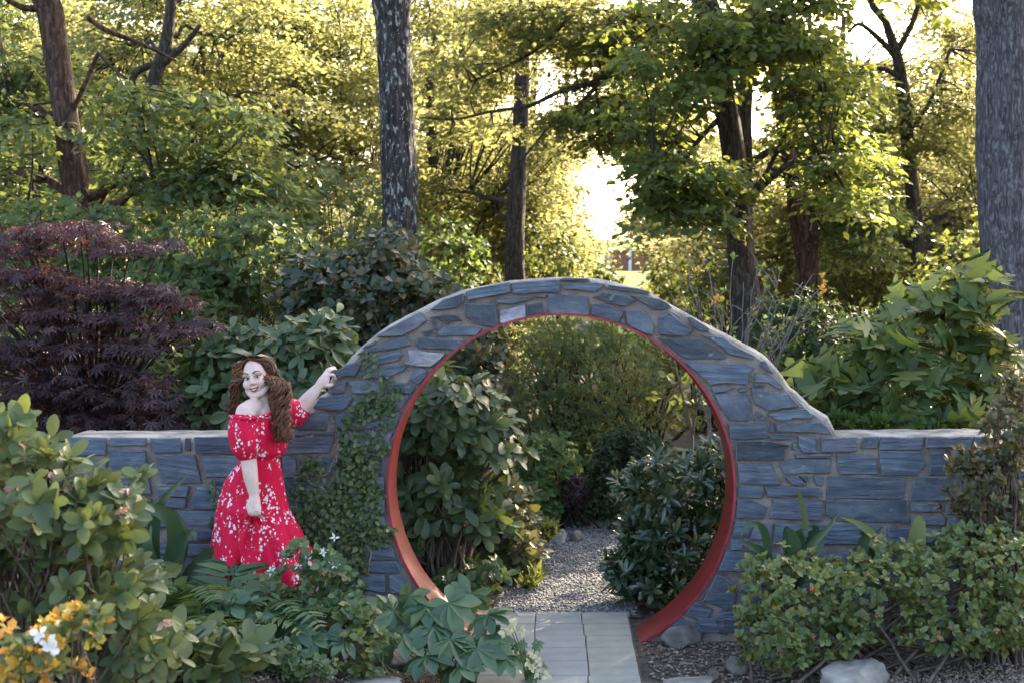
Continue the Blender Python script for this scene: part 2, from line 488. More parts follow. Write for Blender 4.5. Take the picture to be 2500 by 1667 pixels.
# far pale path and beds on the slope
V = np.array([(-4.0, 23.0, hgt(0, 23) + .02), (5.0, 22.2, hgt(0, 22.2) + .02), (5.5, 24.2, hgt(0, 24.2) + .02), (-4.0, 25.2, hgt(0, 25.2) + .02)])
M_PALE = flat('pale gravel', (0.42, 0.38, 0.33), 0.95, 0.1, vary=0.2, scale=3)
tag(obj('far_path', mesh_np('far_path', V, np.array([(0, 1, 2, 3)]), M_PALE)), kind='structure')

# mulch chips and twigs on the bed
m, nt, b = new_mat('wood mulch')
f = rnd_node(nt); r = ramp(nt, [(0, (0.07, 0.05, 0.04)), (0.4, (0.17, 0.125, 0.10)), (0.75, (0.22, 0.175, 0.145)), (1, (0.32, 0.27, 0.23))])
nt.links.new(f, r.inputs[0]); nt.links.new(r.outputs[0], b.inputs['Base Color']); b.inputs['Roughness'].default_value = 0.9
M_MULCH = m
def mfn():
    x = random.uniform(0.5, 3.2); y = random.uniform(-2.2, -0.05)
    if x < 1.25 and random.random() < 0.55: return None
    return (x, y, hgt(x, y) + 0.008)
mb = MB(); mb.many(OCT_V, OCT_F, *chips(9000, mfn, 0.016, 0.3))
def mfn2():
    x = random.uniform(-3.2, -0.52); y = random.uniform(-2.2, -0.05)
    return (x, y, hgt(x, y) + 0.008)
mb.many(OCT_V, OCT_F, *chips(3500, mfn2, 0.015, 0.3))
tag(mb.build('mulch', M_MULCH), 'loose brown bark mulch over the planting beds before the wall', 'mulch', kind='stuff')

# ------------------------------------------------------------------ slate wall with the round gate
WT = 0.42                         # wall thickness
CZ, CR = 0.925, 1.05              # gate circle
outer_px = [(165, 1700), (165, 1064), (300, 1065), (480, 1063), (600, 1064), (700, 1064), (711, 1050), (728, 1007), (752, 995), (776, 970), (796, 957), (801, 932),
            (812, 914), (836, 896), (854, 872), (878, 848), (917, 815), (950, 792), (1010, 761), (1070, 731), (1130, 709), (1190, 695), (1247, 686),
            (1350, 677), (1436, 678), (1504, 689), (1589, 713), (1640, 742), (1708, 783), (1776, 817), (1844, 854), (1873, 872),
            (1905, 905), (1932, 943), (1980, 990), (2025, 1018), (2040, 1046), (2050, 1062), (2200, 1061), (2400, 1060), (2600, 1060), (2800, 1061), (3050, 1061), (3050, 1700)]
out = [((x - VPX) / 400.0, CAM_Z - (y - VPY) / 400.0) for x, y in outer_px]
# refine with a little wobble
ref = []
for k in range(len(out) - 1):
    p, q = np.array(out[k]), np.array(out[k + 1])
    n = max(1, int(np.linalg.norm(q - p) / 0.05)) if k not in (0, len(out) - 2) else 4
    for u in range(n):
        c = p + (q - p) * u / n
        w = 0.006 * mnoise.noise(Vector((c[0] * 9, c[1] * 9, 1.3))) + 0.003 * mnoise.noise(Vector((c[0] * 31, c[1] * 31, 4)))
        ref.append(c + w)
ref.append(np.array(out[-1]))
ref = np.array(ref)
a0 = math.asin(max(-1, (-0.35 - CZ) / 1.3)); 
RH = CR + 0.013
za = -0.12
ang0 = math.asin((za - CZ) / RH)
angs = np.linspace(ang0, math.pi - ang0, 97)      # right side -> over the top -> left side
hole = [(RH * math.cos(t), CZ + RH * math.sin(t)) for t in angs]
bot = ref[-1][1]
loop = list(ref) + [(hole[0][0], bot)] + hole + [(hole[-1][0], bot)]
loop = np.array([tuple(p) for p in loop])
nO = len(ref)
def inset(pts, d, n_in):
    """move only the outer contour inwards (down / towards the gate)"""
    o = pts.copy()
    t = np.gradient(pts[:n_in], axis=0); t = nrm(t)
    nn = np.stack([t[:, 1], -t[:, 0]], -1)
    o[:n_in] += nn * d
    o[0, 0] = pts[0, 0]; o[n_in - 1, 0] = pts[n_in - 1, 0]
    return o
prof = [(0.0, 0.040), (0.010, 0.020), (0.035, 0.007), (0.075, 0.0), (WT - 0.075, 0.0), (WT - 0.02, 0.01), (WT, 0.035)]
V = []; nL = len(loop)
for y, d in prof:
    L = inset(loop, d, nO)
    jit = 0.0
    V += [(p[0], y, p[1]) for p in L]
F = []
for k in range(len(prof) - 1):
    for q in range(nL):
        q2 = (q + 1) % nL
        F.append((k * nL + q, (k + 1) * nL + q, (k + 1) * nL + q2, k * nL + q2))
tri = tessellate_polygon([[Vector((p[0], p[1], 0)) for p in inset(loop, prof[0][1], nO)]])
nF_side = len(F)
for t in tri: F.append((t[0], t[1], t[2]))
tri2 = tessellate_polygon([[Vector((p[0], p[1], 0)) for p in inset(loop, prof[-1][1], nO)]])
for t in tri2: F.append(tuple((len(prof) - 1) * nL + q for q in reversed(t)))
wall = thing('garden_wall', 'blue grey slate garden wall with a round moon gate lined in red', 'wall', (0, 0, 0))
me = mesh_np('wall_core', np.array(V), F, M_MORTAR)
me.materials.append(M_CAP)
bm = bmesh.new(); bm.from_mesh(me)
bmesh.ops.recalc_face_normals(bm, faces=bm.faces)
bm.faces.ensure_lookup_table()
for k, fc in enumerate(bm.faces):
    if k < nF_side:
        q = k % nL
        if q < nO - 1: fc.material_index = 1
bm.to_mesh(me); bm.free()
obj('wall_core', me, wall)

# ring
mbr = []
prof_r = [(CR, -0.028), (CR, 0.395), (CR + 0.014, 0.395), (CR + 0.014, -0.028)]
za = -0.1
ang0 = math.asin((za - CZ) / CR)
AN = np.linspace(ang0, math.pi - ang0, 161)
V = [(r * math.cos(t), y, CZ + r * math.sin(t)) for t in AN for r, y in prof_r]
F = []; MI = []
for k in range(len(AN) - 1):
    for q in range(4):
        q2 = (q + 1) % 4
        F.append((k * 4 + q, k * 4 + q2, (k + 1) * 4 + q2, (k + 1) * 4 + q)); MI.append(1 if q == 3 else 0)
me = mesh_np('gate_ring', np.array(V), F, M_RED); me.materials.append(M_RIM)
bm = bmesh.new(); bm.from_mesh(me); bmesh.ops.recalc_face_normals(bm, faces=bm.faces); bm.to_mesh(me); bm.free()
me.polygons.foreach_set('material_index', MI)
obj('gate_ring', me, wall)

# stones traced from the photograph: blocks of (x offset, y offset, scale, polygons)
S = .15306; D_ = .26786; E_ = .29762; G_ = .29008; H_ = .346; J_ = .2455; K_ = .2901; L_ = .30143
STONES = [
 (690, 860, S, [
  [(790,340),(900,275),(970,225),(1020,190),(1265,120),(1215,290),(1160,375),(1000,365),(850,435)],
  [(1240,290),(1420,215),(1640,200),(2000,215),(1920,290),(1610,425),(1270,380)],
  [(1625,450),(1780,380),(1780,460),(1630,480)],
  [(830,470),(1025,470),(1000,630),(850,660),(720,635),(760,545)],
  [(1055,450),(1380,430),(1560,510),(1640,640),(1110,645),(1105,545)],
  [(2110,290),(2200,250),(2300,285),(2290,390),(2170,505),(2010,450)],
  [(1660,500),(2000,480),(2120,560),(2050,655),(1670,645)],
  [(490,880),(600,710),(1060,665),(1130,700),(1030,870),(930,930)],
  [(1060,910),(1120,780),(1200,680),(1380,680),(1560,720),(1380,830),(1160,920)],
  [(1520,820),(1640,700),(2020,680),(1890,905),(1500,890)],
  [(160,1225),(260,955),(760,960),(740,1050),(700,1230)],
  [(870,960),(1890,935),(1780,1215),(900,1215),(850,1100)],
  [(130,1303),(130,1250),(830,1260),(830,1300)]]),
 (680, 1040, J_, [
  [(70,105),(560,105),(548,180),(500,265),(40,265)], [(620,45),(1150,48),(1110,130),(1065,295),(640,290)],
  [(40,290),(175,292),(185,400),(170,508),(60,510)], [(215,310),(540,305),(540,395),(520,495),(250,495)],
  [(880,318),(1050,318),(1045,480),(865,470)], [(560,310),(850,310),(840,480),(560,490)],
  [(70,520),(240,520),(250,670),(100,690)], [(265,540),(560,535),(560,680),(270,680)],
  [(590,510),(855,510),(850,690),(590,690)], [(880,500),(1050,497),(1052,695),(875,690)],
  [(270,700),(500,700),(520,850),(260,850)], [(540,710),(835,710),(830,860),(540,860)],
  [(860,715),(1058,705),(1060,855),(850,855)], [(110,710),(250,710),(240,860),(120,860)]]),
 (780, 1220, K_, [
  [(330,125),(545,125),(570,230),(595,350),(470,350),(340,310)], [(90,125),(300,125),(300,320),(100,320)],
  [(440,365),(600,360),(635,440),(650,495),(420,495)], [(180,345),(420,340),(390,490),(180,490)],
  [(370,508),(655,505),(690,595),(560,610),(350,590)], [(120,510),(330,510),(330,600),(110,600)],
  [(340,612),(560,618),(560,780),(330,740)], [(580,620),(700,620),(780,755),(600,785)],
  [(60,620),(310,620),(300,770),(60,770)], [(60,340),(160,340),(160,490),(60,490)],
  [(330,800),(590,800),(590,900),(330,900)], [(610,800),(800,800),(860,900),(620,900)],
  [(330,920),(700,920),(700,1020),(330,1020)], [(720,920),(880,920),(960,1010),(720,1020)]]),
 (800, 660, S, [
  [(770,1055),(1015,905),(1480,665),(1585,790),(1420,930),(1180,1045)],
  [(1640,630),(1840,470),(2160,370),(2170,500),(2040,605),(1740,630)],
  [(465,1335),(620,1245),(1020,1090),(1260,1040),(1335,1185),(1100,1240),(800,1290)],
  [(540,1245),(610,1190),(760,1125),(760,1170),(600,1225)],
  [(1410,1180),(1440,1080),(1560,1060),(2250,1130),(2170,1200),(2050,1265),(1900,1255),(1480,1225)],
  [(1730,1010),(1850,895),(2352,900),(2470,930),(2370,1040),(1800,1050)],
  [(1700,740),(1860,710),(2060,715),(2110,770),(2150,800),(2000,810),(1900,850),(1800,800)],
  [(1640,740),(1690,740),(1760,950),(1700,930)], [(1500,980),(1680,940),(1640,1020),(1560,1050)],
  [(1275,1270),(1400,1240),(1600,1290),(1890,1320),(1780,1440),(1650,1535),(1400,1525),(1210,1490),(1300,1420)],
  [(700,1410),(860,1320),(1130,1255),(1190,1340),(1130,1440),(630,1535)],
  [(540,1350),(640,1340),(680,1370),(600,1390)]]),
 (1100, 660, S, [
  [(240,345),(440,280),(940,195),(955,345),(760,395),(280,485)], [(965,205),(1700,145),(1745,215),(1735,350),(990,380)],
  [(735,470),(940,435),(1350,410),(1340,445),(1220,480),(970,545),(740,515)],
  [(225,535),(730,540),(735,890),(620,895),(350,840),(340,800),(225,745)],
  [(780,640),(960,590),(1200,540),(1205,740),(1060,800),(860,850),(780,840)],
  [(1220,550),(1460,515),(1520,690),(1500,725),(1220,755)],
  [(1545,390),(1620,375),(2190,420),(2215,560),(2210,715),(1880,705),(1580,690),(1545,600)],
  [(1730,145),(1800,128),(2200,135),(2230,170),(1780,165)],
  [(1790,260),(1900,205),(2352,200),(2470,230),(2320,345),(2150,340),(2010,310),(1800,300)],
  [(1360,420),(1520,395),(1520,430),(1380,430)]]),
 (1420, 660, D_, [
  [(220,165),(245,135),(500,165),(615,195),(630,215),(480,205)], [(100,245),(200,200),(400,225),(495,275),(400,330),(240,300)],
  [(450,235),(620,245),(720,265),(790,305),(820,340),(760,358),(655,360)], [(95,310),(180,305),(380,365),(375,400),(330,475),(180,432),(90,405)],
  [(400,365),(540,362),(600,400),(655,500),(645,590),(580,575),(440,512),(410,475)], [(698,430),(795,380),(1015,545),(935,600),(710,585)],
  [(970,425),(1000,425),(1160,530),(1160,555),(1070,550),(1000,500)], [(700,615),(760,625),(1060,615),(1200,690),(1315,790),(1280,805),(950,805),(870,755)],
  [(345,475),(385,415),(400,495)]]),
 (1660, 820, E_, [
  [(170,-10),(345,8),(475,98),(605,165),(605,190),(400,150),(330,85),(260,40)],
  [(45,218),(70,205),(300,230),(440,235),(540,230),(610,260),(560,310),(550,395),(380,385),(240,398),(215,370)],
  [(255,410),(460,415),(390,440),(370,455),(265,460)], [(465,435),(540,410),(540,455),(490,460)],
  [(275,470),(550,475),(590,600),(585,670),(560,695),(410,690),(340,600)], [(650,240),(660,205),(695,202),(765,300),(720,285)],
  [(615,300),(640,300),(765,328),(830,392),(825,438),(720,385),(615,375)], [(608,385),(700,395),(690,418),(608,410)],
  [(578,422),(700,445),(890,472),(980,575),(830,590),(720,612),(610,550)], [(600,692),(625,612),(655,622)], [(645,690),(670,640),(725,690)],
  [(710,635),(860,600),(1030,592),(1090,650),(1075,672),(920,672),(890,690),(790,690)], [(392,712),(690,710),(715,770),(705,835),(480,845),(412,835)],
  [(738,700),(768,700),(765,785),(738,785)], [(785,720),(1160,702),(1210,742),(1240,795),(1180,795),(790,775)], [(725,815),(800,795),(930,815),(920,840),(740,840)]]),
 (1760, 1040, E_, [
  [(115,115),(380,110),(560,150),(520,180),(520,270),(350,275),(118,270)], [(580,140),(605,125),(615,180),(590,195)],
  [(628,75),(770,80),(782,215),(665,215),(630,150)], [(815,90),(1110,85),(1112,200),(920,210),(820,208)], [(1165,85),(1295,80),(1275,180),(1140,180)],
  [(600,225),(900,225),(890,250),(610,250)], [(470,310),(600,260),(900,262),(898,380),(510,385)], [(945,230),(1200,225),(1270,260),(1280,390),(970,390),(950,330)],
  [(130,300),(415,300),(440,380),(490,475),(250,470),(146,465)], [(520,410),(620,400),(690,470),(580,475)], [(640,405),(720,410),(700,460)],
  [(755,405),(840,415),(830,485),(780,480)], [(870,410),(1515,415),(1490,590),(862,590)], [(355,490),(530,485),(800,505),(825,545),(815,570),(380,565)],
  [(145,478),(340,490),(350,530),(335,585),(142,580)], [(130,605),(240,600),(385,660),(345,755),(122,750)], [(430,580),(840,600),(820,770),(390,750),(415,660)],
  [(855,605),(1525,600),(1540,790),(950,775),(855,720)]]),
 (2120, 1030, G_, [
  [(100,122),(465,120),(440,230),(85,230)], [(480,120),(865,115),(845,210),(465,210)], [(890,118),(1240,120),(1280,240),(1275,370),(930,378),(885,290)],
  [(80,240),(430,240),(470,360),(400,445),(105,440)], [(510,225),(640,225),(700,370),(660,440),(505,440)], [(670,225),(855,225),(910,380),(880,450),(690,445),(725,380)],
  [(385,458),(860,455),(880,660),(340,660)], [(350,690),(460,670),(600,680),(620,750),(480,755),(350,745)], [(350,800),(640,790),(640,860),(350,865)],
  [(920,395),(1300,395),(1300,560),(900,560)], [(900,590),(1310,585),(1310,760),(905,760)], [(650,690),(880,690),(880,770),(650,770)],
  [(660,800),(1000,800),(1000,900),(660,900)], [(1030,790),(1400,790),(1400,900),(1030,900)],
  [(160,880),(640,885),(640,1010),(150,1010)], [(1300,120),(1700,120),(1690,300),(1310,300)], [(1310,330),(1690,330),(1690,560),(1320,560)], [(1330,590),(1700,590),(1700,760),(1330,760)]]),
 (1540, 1260, H_, [
  [(735,28),(840,30),(825,140),(712,140)], [(860,80),(930,45),(1000,45),(990,160),(835,155)], [(1012,42),(1770,60),(1650,190),(1005,190)],
  [(700,152),(790,160),(780,230),(700,228)], [(815,170),(980,190),(985,235),(830,235)], [(665,240),(860,240),(890,360),(860,380),(615,375)],
  [(890,250),(970,250),(970,360),(900,380)], [(605,398),(655,420),(740,480),(720,640),(680,650),(505,590),(555,490)], [(760,510),(810,490),(815,620),(750,630)],
  [(450,592),(580,650),(530,735),(372,685)], [(565,725),(640,660),(790,660),(790,745)], [(352,700),(400,740),(435,830),(258,800),(310,722)],
  [(440,745),(510,760),(510,830),(440,820)], [(540,740),(680,760),(680,830),(560,800)]]),
 (160, 1030, L_, [
  [(25,118),(335,125),(330,265),(25,270)], [(365,122),(660,125),(655,188),(355,188)], [(690,125),(930,125),(945,240),(720,245)], [(975,125),(1015,125),(1015,230),(970,225)],
  [(1045,118),(1480,115),(1480,255),(1055,248)], [(365,215),(650,225),(705,580),(440,585),(380,500)], [(740,262),(1050,260),(1105,495),(790,492),(760,380)],
  [(1105,268),(1480,265),(1480,440),(1140,440)], [(755,515),(1010,515),(990,600),(760,590)], [(760,610),(985,610),(975,690),(740,690)], [(1070,515),(1460,515),(1460,705),(1025,700),(1045,580)],
  [(1160,460),(1460,455),(1460,500),(1160,500)], [(450,610),(700,620),(690,670),(480,680)], [(790,705),(1480,720),(1480,845),(900,845)], [(460,720),(560,720),(540,800),(450,800)],
  [(910,860),(1480,860),(1480,960),(915,950)], [(25,290),(340,290),(340,420),(25,430)], [(25,450),(350,450),(350,590),(25,590)], [(25,615),(430,610),(440,700),(25,700)],
  [(25,720),(440,720),(430,860),(25,860)], [(580,720),(770,715),(860,845),(560,850)]]),
]
polys = []
for ox, oy, sc_, L in STONES:
    for pl in L:
        polys.append([(ox + x * sc_, oy + y * sc_) for x, y in pl])
def fill_rows(x0, x1, ys, w0, w1, seed):
    rn = random.Random(seed)
    for k in range(len(ys) - 1):
        x = x0
        while x < x1 - 12:
            w = rn.uniform(w0, w1)
            xe = min(x1, x + w)
            if x1 - xe < w0 * 0.5: xe = x1
            jx = [rn.uniform(-5, 5) for _ in range(4)]
            polys.append([(x + 3, ys[k] + 4 + jx[0] * .4), (xe - 5 + jx[1], ys[k] + 4), (xe - 5 + jx[2], ys[k + 1] - 4 + jx[3] * .4), (x + 3 + jx[0], ys[k + 1] - 4)])
            x = xe + 2
fill_rows(612, 690, [1070, 1105, 1165, 1215, 1262], 60, 90, 1)
fill_rows(168, 610, [1322, 1356, 1402, 1440, 1492, 1540], 70, 150, 2)
fill_rows(430, 700, [1262, 1320], 80, 140, 3)
fill_rows(612, 790, [1322, 1365, 1400, 1440, 1492, 1540], 60, 120, 4)
fill_rows(795, 1100, [1500, 1545], 60, 120, 14)
fill_rows(1830, 2140, [1340, 1388, 1440, 1490, 1545], 70, 150, 5)
fill_rows(2140, 2520, [1330, 1385, 1440, 1490, 1545], 70, 150, 6)
fill_rows(2500, 3040, [1068, 1120, 1190, 1250, 1300, 1380, 1440, 1545], 80, 170, 7)
fill_rows(1700, 1830, [1500, 1545], 50, 80, 8)

pale_at = [(1249, 767), (1045, 872)]
dark_at = [(1310, 760), (1090, 780), (1100, 780), (1860, 1100)]
smooth_box = [(900, 720, 1560, 1010)]
def stone(poly, idx):
    rn = random.Random(idx * 13 + 5)
    p = np.array([((x - VPX) / 400.0, CAM_Z - (y - VPY) / 400.0) for x, y in poly])
    c = p.mean(0)
    cpx = np.array(poly).mean(0)
    # bedding direction: long axis for stones of the arch, level elsewhere
    q = p - c
    u, s_, vt = np.linalg.svd(q)
    ang = math.atan2(vt[0, 1], vt[0, 0])
    if ang > math.pi / 2: ang -= math.pi
    if ang < -math.pi / 2: ang += math.pi
    if abs(ang) > 0.75: ang = 0
    ang *= 0.8
    # rough outline
    pts = []
    n = len(p)
    for k in range(n):
        A, B = p[k], p[(k + 1) % n]
        L = np.linalg.norm(B - A); m_ = max(1, min(4, int(L / 0.065)))
        tdir = (B - A) / max(L, 1e-6); nn = np.array([tdir[1], -tdir[0]])
        for w in range(m_):
            e = A + (B - A) * (w / m_)
            e = e + nn * (rn.uniform(-.0035, .0035) if w else 0) + tdir * (rn.uniform(-.006, .006) if w else 0)
            pts.append(e)
    pts = np.array(pts) - c
    if cross_area(pts) < 0: pts = pts[::-1]
    ca, sa = math.cos(-ang), math.sin(-ang)
    pts = pts @ np.array([[ca, sa], [-sa, ca]])
    d = rn.uniform(0.018, 0.038)
    tx, tz = rn.uniform(-.025, .025), rn.uniform(-.03, .03)
    n = len(pts)
    size = math.sqrt(abs(cross_area(pts)))
    ins = min(0.006, size * 0.07)
    inner = pts * (1 - ins / (np.linalg.norm(pts, axis=1, keepdims=True) + 1e-6))
    mid = pts * 0.55 + np.array([[rn.uniform(-.006, .006), rn.uniform(-.006, .006)] for _ in range(n)]) * min(1, size * 5)
    V = []
    for P2 in pts: V.append((P2[0], 0.012, P2[1]))
    for P2 in pts: V.append((P2[0], -d + 0.006 + P2[0] * tx + P2[1] * tz, P2[1]))
    for P2 in inner: V.append((P2[0], -d + P2[0] * tx + P2[1] * tz + rn.uniform(-.0012, .0012), P2[1]))
    for P2 in mid: V.append((P2[0], -d + P2[0] * tx + P2[1] * tz + rn.uniform(-.003, .0025), P2[1]))
    V.append((0, -d - 0.001, 0))
    F = []; MI = []
    for k in range(n):
        k2 = (k + 1) % n
        F.append((k, k2, n + k2, n + k)); MI.append(1)
        F.append((n + k, n + k2, 2 * n + k2, 2 * n + k)); MI.append(1)
        F.append((2 * n + k, 2 * n + k2, 3 * n + k2, 3 * n + k)); MI.append(0)
        F.append((3 * n + k, 3 * n + k2, 4 * n)); MI.append(0)
    if any(abs(cpx[0] - a) < 22 and abs(cpx[1] - b_) < 20 for a, b_ in pale_at): mt = M_SLATE_W
    elif any(abs(cpx[0] - a) < 22 and abs(cpx[1] - b_) < 16 for a, b_ in dark_at): mt = M_SLATE_D
    elif cpx[1] < 1045 and cpx[0] > 700 and rn.random() < 0.72: mt = M_SLATE_S
    elif rn.random() < 0.12: mt = M_SLATE_S
    else: mt = M_SLATE
    me = bpy.data.meshes.new('stone')
    me.from_pydata(V, [], F)
    me.materials.append(mt); me.materials.append(M_EDGE)
    me.polygons.foreach_set('material_index', MI)
    me.update()
    o = obj('stone', me, wall, (c[0], 0, c[1]))
    o.rotation_euler = (0, -ang, 0)
    return o
def cross_area(p):
    x, z = p[:, 0], p[:, 1]
    return 0.5 * float(np.sum(x * np.roll(z, -1) - np.roll(x, -1) * z))
for k, pl in enumerate(polys):
    stone(pl, k)
# ------------------------------------------------------------------ leaf templates (base at origin, +y along the leaf, unit length)
def tpl_simple(w=0.32, fold=0.06, droop=0.08):
    V = np.array([(0, 0, 0), (w, 0.45, fold), (0, 1, -droop), (-w, 0.45, fold)])
    return V, np.array([(0, 1, 2), (0, 2, 3)])
def tpl_oval(w=0.3, fold=0.05, curl=0.18, rows=((0.12, .45), (0.35, .92), (0.6, 1.0), (0.85, .62)), stalk=0.0):
    V = [(0, 0, 0)]; F = []
    for t, k in rows:
        z = -curl * t * t
        V += [(-w * k, t, z + fold * k), (0, t, z), (w * k, t, z + fold * k)]
    V.append((0, 1, -curl))
    n = len(rows); e = len(V) - 1
    F += [(0, 2, 1), (0, 3, 2)]
    for r_ in range(n - 1):
        a = 1 + r_ * 3; b_ = a + 3
        F += [(a, a + 1, b_ + 1), (a, b_ + 1, b_), (a + 1, a + 2, b_ + 2), (a + 1, b_ + 2, b_ + 1)]
    a = 1 + (n - 1) * 3
    F += [(a, a + 1, e), (a + 1, a + 2, e)]
    return np.array(V, dtype=float), np.array(F)
def tpl_palm(angs, lens, w=0.1, tilt=0.12):
    V = [(0, 0, 0)]; F = []
    for a, l in zip(angs, lens):
        a = math.radians(a); d = np.array([math.sin(a), math.cos(a)]); p = np.array([d[1], -d[0]])
        m_ = d * l * 0.5; t_ = d * l
        k = len(V)
        V += [(m_[0] + p[0] * w * l, m_[1] + p[1] * w * l, 0.02), (t_[0], t_[1], -tilt * l), (m_[0] - p[0] * w * l, m_[1] - p[1] * w * l, 0.02)]
        F += [(0, k, k + 1), (0, k + 1, k + 2)]
    return np.array(V, dtype=float), np.array(F)
def tpl_outline(half, fold=0.05, droop=0.15):
    """symmetrical lobed blade from the right half outline [(x,y)...] running base to tip"""
    V = []; F = []
    n = len(half)
    for x, y in half: V.append((x, y, fold * x - droop * y * y))
    for x, y in half: V.append((-x, y, fold * x - droop * y * y))
    mids = len(V)
    for x, y in half: V.append((0, min(1, max(0, y)), -droop * y * y - 0.01))
    for k in range(n - 1):
        F += [(mids + k, k, k + 1), (mids + k, k + 1, mids + k + 1), (mids + k, n + k + 1, n + k), (mids + k, mids + k + 1, n + k + 1)]
    return np.array(V, dtype=float), np.array(F)
T_SIMPLE = tpl_simple()
T_WIDE = tpl_simple(0.42, 0.05, 0.06)
T_NARROW = tpl_simple(0.2, 0.04, 0.12)
T_OVAL = tpl_oval()
T_OVAL_S = tpl_oval(0.3, 0.06, 0.12, rows=((0.3, .85), (0.65, 1.0)))
T_RHODO = tpl_oval(0.21, 0.05, 0.2, rows=((0.2, .5), (0.5, .95), (0.75, 1.0), (0.92, .6)))
T_ROUND = tpl_oval(0.36, 0.07, 0.12, rows=((0.1, .45), (0.35, .95), (0.65, 1.0), (0.9, .6)))
T_MAPLE7 = tpl_palm((-118, -78, -38, 0, 38, 78, 118), (.5, .78, .95, 1.0, .95, .78, .5), 0.11, 0.16)
T_MAPLE5 = tpl_palm((-80, -40, 0, 40, 80), (.62, .85, 1.0, .85, .62), 0.2, 0.12)
T_OAK = tpl_outline([(0.02, 0), (0.20, 0.02), (0.42, 0.12), (0.60, 0.34), (0.40, 0.34), (0.22, 0.38), (0.40, 0.50), (0.52, 0.70), (0.26, 0.60), (0.14, 0.66), (0.16, 0.82), (0.0, 1.0)], 0.10, 0.14)

# ------------------------------------------------------------------ foliage colours
M_L_MAPLE = leafmat('maple leaf', [(0, (0.045, 0.07, 0.022)), (0.5, (0.072, 0.098, 0.028)), (1, (0.11, 0.125, 0.036))], (0.42, 0.41, 0.14), 0.48, 0.55, 0.25)
M_L_FAR = leafmat('sunlit far leaf', [(0, (0.06, 0.09, 0.02)), (1, (0.13, 0.14, 0.03))], (0.54, 0.50, 0.21), 0.5, 0.6, 0.2)
M_L_HICK = leafmat('hickory leaf', [(0, (0.045, 0.08, 0.03)), (0.7, (0.075, 0.115, 0.042)), (1, (0.13, 0.15, 0.05))], (0.34, 0.38, 0.07), 0.45, 0.5, 0.35)
M_L_ELDER = leafmat('boxelder leaf', [(0, (0.04, 0.075, 0.028)), (0.7, (0.065, 0.105, 0.036)), (1, (0.11, 0.14, 0.045))], (0.25, 0.29, 0.07), 0.38, 0.5, 0.3)
M_L_DARK = leafmat('dark understory leaf', [(0, (0.015, 0.034, 0.014)), (1, (0.035, 0.062, 0.024))], (0.12, 0.17, 0.035), 0.32, 0.5, 0.3)

GAPS = [(1475, 475, 42, 62), (1530, 645, 55, 22), (1330, 215, 18, 18), (1860, 250, 16, 22), (2120, 70, 25, 30)]
def in_gap(px, py, grow):
    return any(((px - a) / (c + grow)) ** 2 + ((py - b_) / (d + grow)) ** 2 < 1 for a, b_, c, d in GAPS)

def sprays(zones, R0, gap=True):
    C = []
    for cx, cy_, rx, ry, y0, y1, n in zones:
        for _ in range(int(n * (1.45 if y0 >= 9 else 1.15))):
            for _t in range(8):
                a = random.uniform(0, 2 * math.pi); r = math.sqrt(random.random())
                px, py = cx + rx * r * math.cos(a), cy_ + ry * r * math.sin(a)
                y = random.uniform(y0, y1)
                if gap and in_gap(px, py, R0 * 0.75 * sc_at(y)): continue
                C.append(P(px, py, y)); break
    return np.array([tuple(c) for c in C]).reshape(-1, 3)

def shade_canopy(cx, cy_, cz, rx, ry, rz, n):  # unseen leaves above the frame, added to cast shade
    d = RNG.normal(size=(n, 3)); d = nrm(d) * (RNG.random((n, 1)) ** 0.4)
    return d * (rx, ry, rz) + (cx, cy_, cz)

def spray_leaves(mb, centers, R, nleaf, tpl, size, trunk_xy, flat_=0.25, twigs=None):
    K = len(centers)
    if K == 0: return
    n = nleaf
    out_ = centers[:, :2] - np.asarray(trunk_xy)[None, :]
    out_ = nrm(out_ + RNG.normal(size=out_.shape) * 0.6)
    rad = R * RNG.uniform(0.65, 1.25, K)
    a = RNG.uniform(0, 2 * np.pi, (K, n)); r = RNG.random((K, n)) ** 0.55
    lx = r * np.cos(a) * 1.25; ly = r * np.sin(a) * 0.75
    X = lx * out_[:, 0:1] - ly * out_[:, 1:2]; Y = lx * out_[:, 1:2] + ly * out_[:, 0:1]
    tilt = RNG.normal(size=(K, 2)) * 0.18
    Z = -0.22 * r * r + RNG.normal(size=(K, n)) * flat_ * 0.45 + tilt[:, 0:1] * lx + tilt[:, 1:2] * ly - 0.12 * lx
    pos = centers[:, None, :] + np.stack([X, Y, Z], -1) * rad[:, None, None]
    pos = pos.reshape(-1, 3)
    m_ = len(pos)
    d = np.stack([X, Y, np.zeros_like(X)], -1).reshape(-1, 3) * 0.8 + RNG.normal(size=(m_, 3)) * (0.6, 0.6, 0.25)
    d[:, 2] -= 0.35
    nn = RNG.normal(size=(m_, 3)) * 0.42 + (0, 0, 1)
    M = frames(d, nn, size * RNG.uniform(0.6, 1.25, m_))
    shade = np.repeat(RNG.random(K), n) * 0.45 + RNG.random(m_) * 0.55
    mb.many(tpl[0], tpl[1], M, pos, shade)
    if twigs is not None:
        for k in range(K):
            o = np.array([out_[k, 0], out_[k, 1], -0.12]) * rad[k] * 1.1
            tube(twigs, bez(centers[k] - o * 0.9, centers[k] + (0, 0, 0.05), centers[k] + o, 4), [0.008, 0.006, 0.004, 0.002], 3, cap=False)

